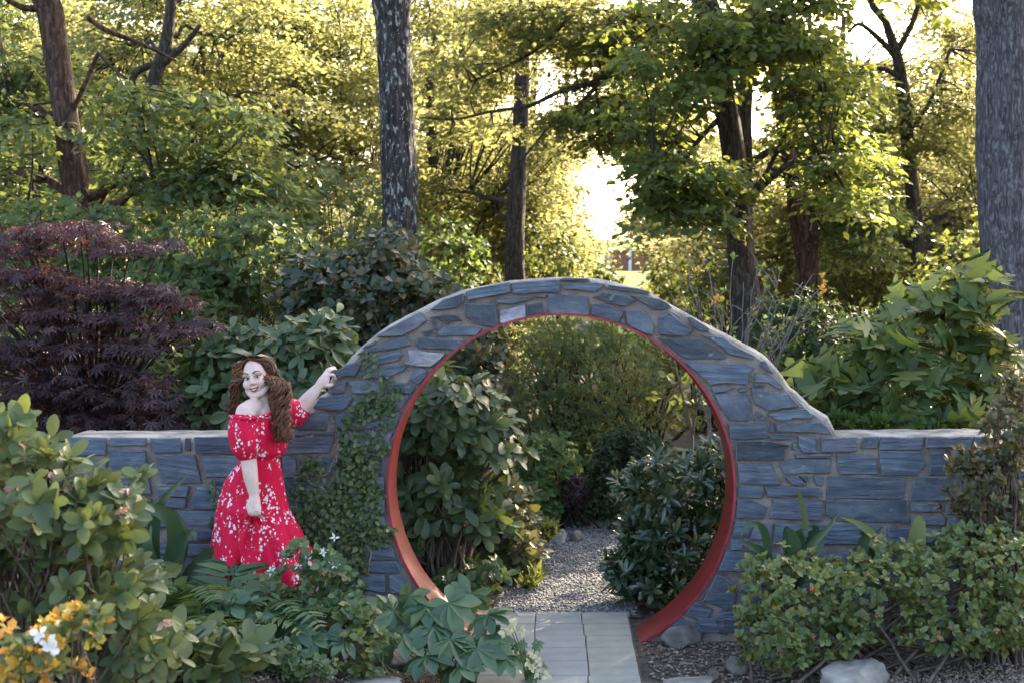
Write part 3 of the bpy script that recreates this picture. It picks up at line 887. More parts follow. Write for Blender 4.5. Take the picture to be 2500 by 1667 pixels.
def trunk_mesh(pts, sides, rough, mat, origin):
    """pts rows: x y z r ; bark relief in the geometry"""
    n = len(pts)
    c = pts[:, :3]; rr = pts[:, 3]
    t = nrm(np.gradient(c, axis=0))
    x = nrm(np.cross(t, np.array([0, 1.0, 0]))); y = np.cross(t, x)
    a = np.arange(sides) / sides * 2 * np.pi
    V = np.zeros((n, sides, 3))
    for k in range(n):
        for q in range(sides):
            ca, sa = math.cos(a[q]), math.sin(a[q])
            f = 1 + rough * (mnoise.noise(Vector((ca * 4.2, sa * 4.2, c[k, 2] * 1.6))) * 0.6 + mnoise.noise(Vector((ca * 11, sa * 11, c[k, 2] * 3.0 + 7))) * 0.5)
            f += 0.10 * mnoise.noise(Vector((ca * 1.2, sa * 1.2, c[k, 2] * 0.8 + 3)))
            V[k, q] = c[k] + rr[k] * f * (ca * x[k] + sa * y[k])
    V = V.reshape(-1, 3)
    i = np.arange(n - 1)[:, None] * sides; j = np.arange(sides)[None, :]; j2 = (j + 1) % sides
    F = np.stack([i + j, i + j2, i + sides + j2, i + sides + j], -1).reshape(-1, 4)
    return mesh_np('trunk', V, F, mat, True, origin=origin)

def tree(name, label, cat, y, trunk_px, mat, zones, leafmat_, tpl, leaf, R, nleaf, limbs_px=(), upper=None, n_limb=6, sides=18, group=None, rough=0.10, gap=True, dy=0.0, twig=True, extra=None):
    """trunk_px rows: px py half-width-px, top first; zones and limbs as in the photograph, at real depth"""
    s = sc_at(y)
    rows = []
    for k, (px, py, hw) in enumerate(trunk_px):
        p = P(px, py, y); rows.append((p.x, p.y, p.z, hw / s))
    rows.append((rows[-1][0], y, hgt(rows[-1][0], y) - 0.1, rows[-1][3] * 1.25))
    rows = np.array(rows)
    if upper is not None:                       # the stem goes on above the picture
        top = rows[0]; hz = upper[2]
        ext = np.array([(top[0] + (upper[0] - top[0]) * u, top[1] + (upper[1] - top[1]) * u, top[2] + (hz - top[2]) * u, top[3] * (1 - 0.7 * u)) for u in (1.0, 0.5)])
        rows = np.vstack([ext, rows])
    L = np.abs(np.diff(rows[:, 2])).sum()
    pts = smooth_poly(rows, max(14, int(L / 0.16)))
    base = (pts[-1, 0], y, hgt(pts[-1, 0], y))
    root = thing(name, label, cat, base, group)
    obj('trunk', trunk_mesh(pts, sides, rough, mat, base), root)
    C = sprays(zones, R, gap)
    U = shade_canopy(*upper) if upper is not None else np.zeros((0, 3))  # crown out of view, added to keep sun off what lies below
    # limbs: traced ones first
    anchors = []
    for lp in limbs_px:
        q = np.array([(*P(px, py, yy), hw / sc_at(yy)) for px, py, hw, yy in lp])
        q = smooth_poly(q, 4 * len(q))
        mb = MB(); tube(mb, q[:, :3], q[:, 3], 7)
        mb.build('limb', mat, root, True, base, rnd=False)
        anchors += [tuple(v) for v in q[:, :3]]
    allC = np.vstack([C, U]) if len(U) else C
    if len(allC):
        idx = RNG.permutation(len(allC))[:n_limb]
        for k in idx:
            e = allC[k]
            zt = min(e[2] - 0.15 * np.linalg.norm(e[:2] - pts[0, :2]), pts[0, 2] - 0.2)
            kk = int(np.argmin(np.abs(pts[:, 2] - zt)))
            st = pts[kk, :3]; r0 = min(pts[kk, 3] * 0.45, 0.06)
            mid = st * 0.45 + e * 0.55 + np.array([0, 0, 0.25 * random.random() + 0.1 * np.linalg.norm(e - st) * 0.5])
            q = bez(st, mid, e, 10)
            q[1:-1] += RNG.normal(size=(8, 3)) * 0.03
            mb = MB(); tube(mb, q, np.linspace(r0, 0.009, 10), 6)
            mb.build('limb', mat, root, True, base, rnd=False)
            anchors += [tuple(v) for v in q]
    tw = MB() if twig else None
    if tw is not None and len(C):
        A = np.array(anchors) if anchors else pts[:, :3]
        for c in C:
            dd = np.linalg.norm(A - c, axis=1); k = int(np.argmin(dd))
            if dd[k] < 0.05: continue
            m_ = (A[k] + c) / 2 + RNG.normal(size=3) * 0.08 * dd[k]
            tube(tw, bez(A[k], m_, c, 6), np.linspace(0.016, 0.006, 6), 4, cap=False)
    mb = MB()
    spray_leaves(mb, C, R, nleaf, tpl, leaf, pts[len(pts) // 2, :2], twigs=tw)
    if len(U):
        spray_leaves(mb, U, 1.15, 90, T_WIDE, 0.2, pts[0, :2])  # coarse unseen leaves, there only for their shade
    cr = mb.build('crown', leafmat_, root, origin=base)
    if tw is not None and tw.v:
        t_ = tw.build('twig', M_TWIG_D, root, origin=base, rnd=False)
        t_['kind'] = 'stuff'
    if extra: extra(root, base, pts)
    return root

# --- the trees, near to far
tree('lichened_tree', 'tall straight trunk with dark furrowed bark and white lichen behind the arch', 'tree', 6.0,
     [(955, -80, 44), (960, 60, 43), (966, 200, 42), (972, 330, 42), (978, 480, 43), (976, 620, 46), (974, 800, 50), (974, 1000, 54), (974, 1200, 62)],
     M_BARK_G, [], M_L_MAPLE, T_WIDE, 0.08, 0.5, 120, upper=(-1.6, 6.5, 10.5, 3.0, 2.6, 2.0, 16), n_limb=6, sides=40, rough=0.16)
tree('grey_barked_tree', 'thick straight trunk with blue grey ridged bark behind the hydrangea', 'tree', 3.4,
     [(2452, -90, 72), (2452, 100, 70), (2456, 350, 69), (2464, 600, 70), (2472, 800, 75), (2478, 1000, 80), (2482, 1300, 95)],
     M_BARK_B, [], M_L_MAPLE, T_WIDE, 0.08, 0.5, 120, upper=(4.6, 4.2, 9.4, 2.6, 2.2, 1.8, 18), n_limb=6, sides=48, rough=0.09)
tree('leaning_red_tree', 'leaning trunk with peeling reddish brown bark above the purple maple', 'tree', 7.0,
     [(112, -60, 30), (125, 40, 30), (143, 160, 31), (160, 290, 30), (178, 400, 33), (203, 500, 38), (222, 600, 40), (232, 760, 42), (240, 1000, 46), (242, 1170, 52)],
     M_BARK_R, [(40, 330, 170, 360, 7.4, 9.2, 46), (430, 330, 190, 150, 5.4, 6.8, 26), (560, 430, 180, 80, 5.4, 6.6, 16), (30, 420, 70, 200, 5.6, 6.8, 10)], M_L_ELDER, T_SIMPLE, 0.105, 0.45, 120,
     limbs_px=[[(120, 20, 10, 7.0), (60, 20, 8, 6.9), (0, -10, 6, 6.8)], [(165, 300, 7, 7.0), (210, 200, 6, 6.9), (240, 130, 5, 6.8)], [(215, 45, 7, 7.2), (260, 75, 7, 7.2), (350, 110, 5, 7.3), (430, 150, 3, 7.4)], [(220, 560, 7, 7.0), (260, 470, 5, 6.9), (300, 420, 3, 6.8)]],
     upper=(-5.2, 7.6, 9.0, 3.0, 2.6, 1.9, 18), sides=32, rough=0.14)
tree('dark_forked_tree', 'dark trunk forking among bright leaves right of the leaning red trunk', 'tree', 10.5,
     [(420, -20, 12), (408, 90, 14), (385, 170, 16), (352, 270, 17), (352, 370, 18), (385, 480, 20), (405, 580, 22), (415, 700, 24), (420, 1080, 30)],
     M_BARK_D, [(420, 200, 320, 320, 11.0, 14, 100)], M_L_MAPLE, T_WIDE, 0.085, 0.6, 170,
     limbs_px=[[(395, 160, 9, 10.5), (450, 110, 8, 10.4), (490, 60, 5, 10.3)], [(400, 150, 8, 10.5), (330, 180, 9, 10.6), (325, 240, 6, 10.7)], [(380, 400, 7, 10.5), (560, 560, 5, 10.2), (640, 590, 3, 10.0)]], sides=24)
tree('upright_bare_tree', 'slim straight grey brown trunk rising beyond the crown of the arch', 'tree', 14.0,
     [(1282, -40, 13), (1279, 60, 15), (1274, 200, 18), (1270, 340, 20), (1262, 480, 22), (1257, 600, 24), (1256, 700, 26), (1255, 1020, 32)],
     M_BARK_D, [(1290, 220, 170, 300, 15.2, 17.4, 60), (1150, 520, 150, 150, 15.2, 17.0, 34), (1340, 560, 110, 110, 15.2, 17.0, 22)], M_L_MAPLE, T_WIDE, 0.085, 0.7, 170,
     upper=(-0.4, 14.8, 10.4, 4.6, 2.6, 1.7, 60), sides=24)  # upper crown added out of view to shade the left foliage
tree('twin_stemmed_tree', 'thin far trunk splitting into two stems between the two straight trunks', 'tree', 18.0,
     [(1050, 120, 10), (1052, 300, 12), (1062, 400, 16), (1090, 460, 15), (1100, 540, 14), (1106, 640, 16), (1108, 740, 17), (1108, 960, 20)],
     M_BARK_D, [(1080, 280, 210, 360, 18.6, 21.5, 95)], M_L_MAPLE, T_WIDE, 0.09, 0.85, 180,
     limbs_px=[[(1096, 455, 12, 18.0), (1105, 380, 12, 18.0), (1112, 280, 10, 18.1), (1135, 60, 8, 18.2)], [(1112, 640, 7, 18.0), (1150, 630, 6, 17.8), (1200, 680, 4, 17.6)]], sides=16)
tree('hickory_tree', 'dark upright trunk with big drooping green leaf sprays right of the arch top', 'tree', 9.0,
     [(1738, -60, 30), (1748, 80, 30), (1764, 220, 30), (1786, 340, 29), (1798, 450, 30), (1806, 560, 32), (1814, 680, 36), (1821, 800, 39), (1823, 1110, 47)],
     M_BARK_D, [(1660, 110, 150, 170, 7.0, 8.6, 36), (1570, 440, 130, 70, 7.0, 8.4, 26), (1730, 470, 90, 70, 7.0, 8.4, 24), (1950, 130, 150, 200, 7.2, 9.4, 70), (2060, 430, 70, 110, 7.4, 9.0, 24), (1560, 290, 100, 80, 7.6, 9.0, 14)],
     M_L_HICK, T_OVAL_S, 0.115, 0.42, 62, upper=(5.4, 9.4, 7.6, 4.2, 2.0, 1.7, 95), sides=32, rough=0.12,  # upper crown shaped out of view to block sun from the wall
     limbs_px=[[(1755, 290, 8, 9.0), (1700, 350, 6, 8.7), (1640, 440, 4, 8.2), (1560, 480, 3, 7.8)], [(1800, 480, 8, 9.0), (1860, 440, 6, 8.9), (1930, 300, 5, 8.6)], [(1750, 130, 8, 9.0), (1690, 90, 6, 8.6), (1600, 60, 4, 8.2)]])
tree('spreading_maple', 'maple with long dark arching branches across the view over the gate', 'tree', 11.0,
     [(1850, -30, 16), (1835, 60, 18), (1822, 160, 20), (1815, 300, 22), (1815, 500, 24), (1815, 760, 26), (1815, 1070, 30)],
     M_BARK_D, [(1330, 110, 280, 130, 9.6, 11.2, 34), (1130, 280, 100, 60, 9.6, 11.0, 6), (1390, 260, 70, 60, 9.6, 11.0, 8), (1500, 320, 130, 80, 9.6, 11.0, 18), (1560, 120, 120, 120, 9.8, 11.2, 16)],
     M_L_MAPLE, T_MAPLE5, 0.078, 0.5, 120,
     limbs_px=[[(1835, 60, 12, 11.0), (1700, 75, 11, 10.6), (1612, 49, 10, 10.3), (1532, 36, 8, 10.2), (1425, 25, 7, 10.1), (1318, 22, 5, 10.0), (1255, 36, 4, 10.0), (1190, 30, 2, 10.0)],
               [(1402, 31, 6, 10.1), (1336, 98, 5, 10.0), (1291, 134, 4, 10.0), (1215, 172, 3, 9.9), (1150, 200, 2, 9.8)],
               [(1822, 120, 13, 11.0), (1720, 118, 12, 10.6), (1617, 136, 11, 10.3), (1536, 156, 9, 10.2), (1470, 196, 8, 10.1), (1371, 223, 6, 10.0), (1291, 259, 5, 9.9), (1193, 274, 4, 9.8), (1112, 292, 3, 9.8), (1023, 288, 2, 9.7)],
               [(1470, 196, 6, 10.1), (1400, 270, 5, 10.0), (1349, 300, 4, 9.9), (1291, 372, 3, 9.8), (1240, 410, 2, 9.7)],
               [(1690, 118, 7, 10.6), (1660, 160, 6, 10.4), (1560, 250, 4, 10.2), (1430, 270, 3, 10.0)]], sides=16, n_limb=3)
tree('gnarled_tree', 'brown gnarled trunk with a burl beside the hickory', 'tree', 10.5,
     [(1885, 100, 13), (1900, 230, 15), (1922, 370, 19), (1942, 460, 23), (1955, 520, 30), (1966, 570, 32), (1970, 640, 26), (1985, 740, 27), (1998, 850, 29), (2002, 1080, 36)],
     M_BARK_R, [(2040, 300, 130, 180, 11.2, 13.0, 36), (2100, 560, 90, 80, 10.0, 11.5, 14)], M_L_ELDER, T_SIMPLE, 0.1, 0.5, 130, sides=28, rough=0.2)
tree('crooked_maple', 'slender dark trunk branching wide against the bright sky before the right trunk', 'tree', 13.0,
     [(2140, -40, 8), (2165, 60, 10), (2190, 140, 13), (2208, 250, 17), (2215, 340, 17), (2226, 450, 17), (2236, 540, 20), (2243, 640, 18), (2246, 760, 20), (2246, 1030, 26)],
     M_BARK_D, [(2250, 300, 270, 330, 13.6, 16.5, 120), (2120, 560, 110, 130, 13.4, 15, 26), (2380, 620, 120, 120, 12.5, 15, 24), (2330, 330, 90, 200, 12.2, 13, 14)], M_L_MAPLE, T_WIDE, 0.078, 0.6, 150,
     limbs_px=[[(2192, 145, 9, 13.0), (2150, 100, 7, 12.9), (2100, 60, 5, 12.8), (2070, 80, 4, 12.7)], [(2195, 120, 8, 13.0), (2230, 50, 7, 13.1), (2250, -20, 6, 13.2)],
               [(2240, 560, 9, 13.0), (2290, 535, 7, 12.9), (2340, 515, 6, 12.8), (2400, 505, 4, 12.6)], [(2210, 200, 7, 13.0), (2160, 170, 6, 12.9), (2080, 165, 4, 12.8)], [(2215, 330, 6, 13.0), (2270, 250, 5, 13.0), (2320, 120, 4, 13.0)]],
     upper=(8.4, 13, 9.6, 3.4, 2.6, 2.2, 40), sides=20)
# trees of the middle distance, trunks mostly hidden
MID = [('maple with bright backlit crown left of the lichened trunk', 700, 15.5, [(700, 230, 260, 330, 15, 18.5, 105)], M_L_MAPLE, 0.09, 0.75, 14),
       ('low leafy maple filling the view under the twin stemmed tree', 1180, 22.0, [(1150, 520, 260, 150, 21, 25, 55)], M_L_FAR, 0.1, 0.95, 8),
       ('yellow green maple standing behind the crooked maple', 2350, 19.0, [(2330, 520, 260, 220, 18, 22, 75), (2080, 600, 200, 130, 18, 22, 34)], M_L_FAR, 0.1, 0.85, 10),
       ('yellow green maple beyond the gnarled trunk', 1930, 17.0, [(1900, 540, 170, 170, 16, 19, 44), (1720, 640, 120, 80, 16, 19, 18)], M_L_FAR, 0.09, 0.75, 10),
       ('leafy tree behind the leaning red trunk', 90, 16.5, [(100, 330, 280, 380, 15.5, 19, 120)], M_L_MAPLE, 0.09, 0.8, 12),
       ('yellow green maple between the hickory and the bright gap', 1600, 24.0, [(1630, 420, 110, 160, 23, 27, 26), (1600, 590, 110, 50, 22, 26, 12)], M_L_FAR, 0.1, 0.9, 7),
       ('small tree with yellow leaves left of the bright gap', 1370, 20.0, [(1340, 470, 70, 200, 19, 22, 30), (1400, 600, 60, 60, 18, 20, 8)], M_L_FAR, 0.09, 0.7, 8)]
for lab, px, y, zones, lm, leaf, R, hw in MID:
    g = VPY + CAM_Z * sc_at(y)
    tree('maple_tree', lab, 'tree', y, [(px + 20, 60, hw * .6), (px + 10, 300, hw * .8), (px, 520, hw), (px - 4, 700, hw * 1.1), (px, g, hw * 1.4)], M_BARK_D, zones, lm, T_WIDE, leaf, R, 240, sides=12)
# the far edge of the wood
FARLAB = ['beyond the purple maple', 'behind the leaning red trunk', 'behind the dark forked trunk', 'between the forked and lichened trunks', 'behind the lichened trunk', 'behind the twin stemmed tree', 'left of the bright gap', 'right of the bright gap', 'behind the hickory', 'between the gnarled and crooked trunks', 'behind the crooked maple', 'behind the thick grey trunk']
for k, (px, y) in enumerate([(-120, 30), (160, 34), (430, 29), (690, 36), (930, 31), (1180, 35), (1300, 42), (1660, 40), (1800, 33), (2050, 30), (2300, 36), (2560, 31)]):
    cyp = 330
    zones = [(px, 300, 190, 330, y, y + 5, 46), (px + 60, 560, 160, 110, y, y + 4, 14)]
    lab = 'tall lime green tree at the back of the wood ' + FARLAB[k]
    s = sc_at(y)
    tree('woodland_tree', lab, 'tree', y, [(px + 10, 40, 6), (px, 300, 9), (px, 560, 12), (px, VPY + (CAM_Z - hgt(0, y)) * s, 14)], M_BARK_D, zones, M_L_FAR, T_WIDE, 0.15, 1.25, 190, sides=10, n_limb=4, group='trees at the back of the wood', twig=False)
# ------------------------------------------------------------------ shrubs and herbs
def rnd_in(blob):
    px, py, rx, ry, y0, y1, n = blob
    a = RNG.uniform(0, 2 * np.pi, n); r = np.sqrt(RNG.random(n))
    r = r * np.where(RNG.random(n) < 0.22, RNG.uniform(1.0, 1.38, n), 1.0)      # stray shoots break the outline
    u, v = r * np.cos(a), r * np.sin(a)
    ym, yh = (y0 + y1) / 2, (y1 - y0) / 2
    dep = np.sqrt(np.maximum(0, 1 - r * r))
    y = ym + yh * np.where(RNG.random(n) < 0.75, -dep * RNG.random(n) ** 0.35, dep * RNG.random(n))
    s = FPX / (CAM_D + y)
    X = (px + rx * u - VPX) / s; Z = CAM_Z - (py + ry * v - VPY) / s
    yc = (y - ym) / max(yh, 1e-3)
    return np.stack([X, y, Z], -1), np.stack([u, yc, -v], -1)

def emit(root, base, tpl, M, pos, r, mat, n_obj, name='leaf', rest='foliage', smooth=False):
    """the leaves that show largest become parts of their own, the rest one joined part"""
    base = np.asarray(base)
    k = len(pos)
    order = np.argsort(pos[:, 1] + RNG.random(k) * 0.12)
    ob, re_ = order[:n_obj], order[n_obj:]
    if len(ob):
        me = mesh_np(name, tpl[0], np.asarray(tpl[1]), mat, smooth)
        for q in ob:
            o = bpy.data.objects.new(name, me)
            COL.objects.link(o)
            o.parent = root
            m4 = Matrix([list(M[q][0]) + [pos[q][0] - base[0]], list(M[q][1]) + [pos[q][1] - base[1]], list(M[q][2]) + [pos[q][2] - base[2]], [0, 0, 0, 1]])
            o.matrix_basis = m4
    if len(re_):
        mb = MB(); mb.many(tpl[0], tpl[1], M[re_], pos[re_], np.asarray(r)[re_])
        o = mb.build(rest, mat, root, smooth, base)
        o['kind'] = 'stuff'

def whorls(tips, dirs, nper, leaf, ang, jit=0.35, up=0.0, vary=(0.6, 1.15)):
    K = len(tips)
    dirs = nrm(dirs)
    ref = np.tile(np.array([[0.13, 0.31, 0.94]]), (K, 1)); ref[np.abs(dirs[:, 2]) > 0.9] = (1, 0.1, 0)
    x = nrm(np.cross(dirs, ref)); y = np.cross(dirs, x)
    n = nper
    a = (np.arange(n)[None, :] / n * 2 * np.pi) * (1.0) + RNG.uniform(0, 6.28, (K, 1)) + RNG.normal(size=(K, n)) * jit
    t = np.radians(RNG.uniform(ang[0], ang[1], (K, n)))
    rad = np.cos(a)[..., None] * x[:, None, :] + np.sin(a)[..., None] * y[:, None, :]
    d = dirs[:, None, :] * np.cos(t)[..., None] + rad * np.sin(t)[..., None]
    d[..., 2] += up
    nn = dirs[:, None, :] * np.sin(t)[..., None] - rad * np.cos(t)[..., None] + RNG.normal(size=d.shape) * 0.2 + (0, 0, 0.25)
    back = RNG.uniform(0, 0.35, (K, n))[..., None] * leaf * dirs[:, None, :]
    pos = tips[:, None, :] - back
    size = leaf * RNG.uniform(vary[0], vary[1], (K, n))
    rr = (RNG.random((K, 1)) * 0.5 + RNG.random((K, n)) * 0.5)
    return frames(d.reshape(-1, 3), nn.reshape(-1, 3), size.ravel()), pos.reshape(-1, 3), rr.ravel()

def shrub(name, label, cat, bpx, yb, blobs, tpl, leaf, nper, ang, mat, n_obj=120, stems=0.35, stem_mat=None, rad=0.011, out=0.6, upb=0.5, camb=0.25, group=None, up=0.0, vary=(0.6, 1.15), pet=0.0, zb=None, smooth=False, spread=0.12, extra=None):
    s = sc_at(yb); bx = (bpx - VPX) / s
    base = np.array([bx, yb, hgt(bx, yb) if zb is None else zb])
    root = thing(name, label, cat, tuple(base), group)
    T, D = [], []
    for bl in blobs:
        p, d = rnd_in(bl); T.append(p); D.append(d)
    T = np.vstack(T); D = np.vstack(D)
    keep = T[:, 2] > base[2] + 0.02
    T, D = T[keep], D[keep]
    D = D * out + np.array([0, -camb, upb]) + RNG.normal(size=D.shape) * 0.3
    M, pos, rr = whorls(T, D, nper, leaf, ang, up=up, vary=vary)
    pos = pos + M[:, :, 1] * pet
    emit(root, base, tpl, M, pos, rr, mat, n_obj, smooth=smooth)
    mb = MB()
    if pet:
        tips = np.repeat(T, nper, axis=0)
        for k in range(len(pos)): tube(mb, [tips[k], (tips[k] + pos[k]) / 2 + (0, 0, 0.004), pos[k]], 0.003, 3, cap=False)
    for k in range(len(T)):
        if RNG.random() > stems: 
            continue
        st = base + np.array([RNG.normal() * spread, RNG.normal() * spread * 0.6, 0.0])
        L = np.linalg.norm(T[k] - st)
        mid = st * 0.5 + T[k] * 0.5 + np.array([RNG.normal() * 0.06, RNG.normal() * 0.06, 0.08]) * L - nrm(D[k]) * 0.2 * L
        q = bez(st, mid, T[k], 8)
        q[1:-1] += RNG.normal(size=(6, 3)) * 0.012 * L
        tube(mb, q, np.linspace(rad, rad * 0.3, 8), 4, cap=False)
    if stems > 0 and mb.v:
        o = mb.build('stem', stem_mat or M_TWIG, root, True, base, rnd=False)
        o['kind'] = 'stuff'
    else:                                   # the short twigs that carry the tips
        for k in range(min(len(T), 60)):
            tube(mb, bez(base, (base + T[k]) / 2 + (0, 0, 0.05), T[k], 5), np.linspace(0.006, 0.002, 5), 4, cap=False)
        mb.build('stem', stem_mat or M_TWIG, root, True, base, rnd=False)['kind'] = 'stuff'
    if extra: extra(root, base, T, D)
    return root

# foliage colours
M_L_RHOD = leafmat('rhododendron leaf', [(0, (0.03, 0.06, 0.022)), (0.6, (0.05, 0.085, 0.032)), (1, (0.085, 0.12, 0.05))], (0.2, 0.26, 0.05), 0.25, 0.42, 0.5)
M_L_RHOD_F = leafmat('pale rhododendron leaf', [(0, (0.05, 0.08, 0.034)), (0.6, (0.08, 0.115, 0.045)), (1, (0.14, 0.165, 0.06))], (0.26, 0.30, 0.06), 0.25, 0.45, 0.4)
M_L_CAM = leafmat('camellia leaf', [(0, (0.018, 0.035, 0.018)), (0.55, (0.03, 0.05, 0.025)), (0.85, (0.05, 0.06, 0.03)), (1, (0.14, 0.085, 0.035))], (0.2, 0.19, 0.04), 0.22, 0.38, 0.45)
M_L_PIER = leafmat('glossy narrow leaf', [(0, (0.012, 0.032, 0.016)), (0.7, (0.028, 0.06, 0.026)), (1, (0.07, 0.09, 0.04))], (0.14, 0.19, 0.04), 0.18, 0.24, 0.7)
M_L_SKIM = leafmat('dull bronze green leaf', [(0, (0.035, 0.045, 0.025)), (0.6, (0.065, 0.075, 0.035)), (1, (0.16, 0.14, 0.06))], (0.25, 0.22, 0.05), 0.25, 0.4, 0.4)
M_L_LACE = leafmat('laceleaf maple', [(0, (0.04, 0.065, 0.028)), (0.6, (0.07, 0.10, 0.036)), (1, (0.12, 0.14, 0.045))], (0.30, 0.32, 0.07), 0.38, 0.55, 0.25)
M_L_SPRING = leafmat('fresh green leaf', [(0, (0.04, 0.085, 0.03)), (1, (0.085, 0.14, 0.045))], (0.26, 0.34, 0.06), 0.38, 0.55, 0.25)
M_L_CONIF = leafmat('hemlock needle', [(0, (0.018, 0.04, 0.022)), (1, (0.045, 0.075, 0.032))], (0.1, 0.14, 0.04), 0.15, 0.6, 0.2)
M_L_PURP = leafmat('purple maple leaf', [(0, (0.03, 0.020, 0.024)), (0.6, (0.066, 0.040, 0.048)), (1, (0.13, 0.07, 0.068))], (0.20, 0.07, 0.06), 0.25, 0.45, 0.35)
M_L_HYD = leafmat('oakleaf hydrangea leaf', [(0, (0.05, 0.085, 0.03)), (0.7, (0.085, 0.13, 0.042)), (1, (0.15, 0.175, 0.055))], (0.28, 0.34, 0.06), 0.34, 0.5, 0.3)
M_L_AZA = leafmat('azalea leaf', [(0, (0.05, 0.085, 0.03)), (0.6, (0.09, 0.135, 0.042)), (0.9, (0.16, 0.18, 0.05)), (1, (0.26, 0.22, 0.06))], (0.3, 0.32, 0.06), 0.28, 0.4, 0.45)
M_L_AZD = leafmat('bronzed azalea leaf', [(0, (0.035, 0.05, 0.028)), (0.6, (0.065, 0.08, 0.035)), (1, (0.15, 0.10, 0.05))], (0.24, 0.22, 0.05), 0.25, 0.42, 0.4)
M_L_HELL = leafmat('hellebore leaf', [(0, (0.035, 0.08, 0.04)), (0.6, (0.06, 0.115, 0.05)), (1, (0.10, 0.155, 0.065))], (0.2, 0.3, 0.08), 0.2, 0.38, 0.5)
M_L_FERN = leafmat('holly fern', [(0, (0.04, 0.08, 0.035)), (0.7, (0.07, 0.12, 0.045)), (1, (0.13, 0.17, 0.06))], (0.24, 0.32, 0.06), 0.25, 0.4, 0.45)
M_L_STRAP = leafmat('strap leaf', [(0, (0.025, 0.05, 0.022)), (1, (0.05, 0.085, 0.035))], (0.14, 0.2, 0.05), 0.15, 0.35, 0.5)
M_L_STRAPY = leafmat('yellowing strap leaf', [(0, (0.15, 0.19, 0.06)), (1, (0.26, 0.27, 0.09))], (0.3, 0.32, 0.08), 0.2, 0.45, 0.4)
M_L_FIG = leafmat('creeping fig leaf', [(0, (0.035, 0.065, 0.024)), (0.6, (0.07, 0.105, 0.034)), (1, (0.15, 0.17, 0.055))], (0.18, 0.24, 0.05), 0.2, 0.42, 0.4)
M_L_ORNG = leafmat('orange azalea petal', [(0, (0.5, 0.22, 0.03)), (0.5, (0.62, 0.38, 0.06)), (1, (0.6, 0.2, 0.06))], (0.6, 0.4, 0.08), 0.35, 0.6, 0.2)
M_L_SPENT = leafmat('spent pink petal', [(0, (0.45, 0.2, 0.1)), (0.5, (0.62, 0.42, 0.42)), (1, (0.66, 0.5, 0.55))], (0.5, 0.3, 0.2), 0.3, 0.7, 0.2)
M_L_WHITE = leafmat('white petal', [(0, (0.72, 0.72, 0.68)), (1, (0.8, 0.78, 0.74))], (0.7, 0.7, 0.6), 0.3, 0.6, 0.2)
M_L_PINK = leafmat('coral pink bud', [(0, (0.62, 0.10, 0.09)), (1, (0.72, 0.2, 0.18))], (0.6, 0.15, 0.1), 0.2, 0.5, 0.3)
M_L_CREAM = leafmat('cream hellebore petal', [(0, (0.5, 0.5, 0.3)), (1, (0.66, 0.64, 0.45))], (0.6, 0.6, 0.3), 0.3, 0.6, 0.2)
M_L_PANI = leafmat('green flower cone', [(0, (0.12, 0.16, 0.05)), (1, (0.25, 0.28, 0.10))], (0.3, 0.34, 0.1), 0.2, 0.7, 0.2)

def flower(root, base, p, d, mat, size, n=5, ang=(40, 75), name='flower', tpl=None):
    M, pos, rr = whorls(np.array([p]), np.array([d]), n, size, ang)
    tp = tpl or T_OVAL_S
    mb = MB(); mb.many(tp[0], tp[1], M, pos, rr)
    return mb.build(name, mat, root, origin=np.asarray(base))

# ---- behind the wall, left: purple maple
def purple():
    y = 1.7; base = np.array([*P(235, 900, y)]); base[2] = hgt(base[0], y)
    root = thing('purple_maple', 'purple leaved Japanese maple spreading over the low wall', 'maple tree', tuple(base))
    tiers = [(100, 560, 110, 18, 16), (190, 545, 60, 12, 8), (300, 592, 110, 15, 12), (40, 600, 70, 25, 10), (60, 660, 110, 25, 18), (190, 690, 130, 35, 26), (330, 705, 90, 22, 16), (420, 730, 60, 9, 6), (90, 760, 120, 40, 24),
             (250, 770, 120, 40, 22), (400, 790, 80, 22, 10), (130, 850, 150, 50, 26), (300, 830, 120, 35, 14), (60, 930, 110, 50, 22), (220, 930, 150, 50, 30), (320, 990, 140, 40, 30), (420, 1020, 70, 20, 14), (140, 1010, 120, 40, 22), (-60, 780, 80, 200, 30)]
    C = np.vstack([[P(t[0] + t[2] * random.uniform(-1, 1), t[1] + t[3] * 0.62 * random.uniform(-1, 1) + 0.0012 * (t[2] * random.uniform(0, 1)) ** 2, y + random.uniform(-0.65, 0.5))] for t in tiers for _ in range(int(t[4] * 0.95))])
    K = len(C); n = 15
    a = RNG.uniform(0, 6.28, (K, n)); r = np.sqrt(RNG.random((K, n))) * 0.17
    pos = C[:, None, :] + np.stack([r * np.cos(a) * 1.3, r * np.sin(a), -1.6 * r * r + RNG.normal(size=(K, n)) * 0.014], -1)
    pos = pos.reshape(-1, 3); m_ = len(pos)
    d = np.stack([np.cos(a), np.sin(a), np.full_like(a, -0.5)], -1).reshape(-1, 3) + RNG.normal(size=(m_, 3)) * 0.35
    nn = RNG.normal(size=(m_, 3)) * 0.3 + (0, -0.35, 1)
    M = frames(d, nn, 0.075 * RNG.uniform(0.7, 1.25, m_))
    emit(root, base, T_MAPLE7, M, pos, RNG.random(m_), M_L_PURP, 300, rest='crown')
    mb = MB()
    tube(mb, smooth_poly([(*base, ), (base[0] + .03, y, 0.5), (base[0] - 0.02, y + .05, 0.9)], 10), np.linspace(0.055, 0.04, 10), 8)
    mb.build('trunk', M_TWIG_D, root, True, base, rnd=False)
    mb = MB()
    for k in range(0, K, 3):
        q = bez((base[0] - .02, y + .05, 0.85), (C[k] * 0.5 + np.array([base[0], y, 1.2]) * 0.5) + (0, 0, 0.2), C[k], 10)
        tube(mb, q, np.linspace(0.018, 0.004, 10), 5, cap=False)
    mb.build('limb', M_TWIG_D, root, True, base, rnd=False)['kind'] = 'stuff'
purple()

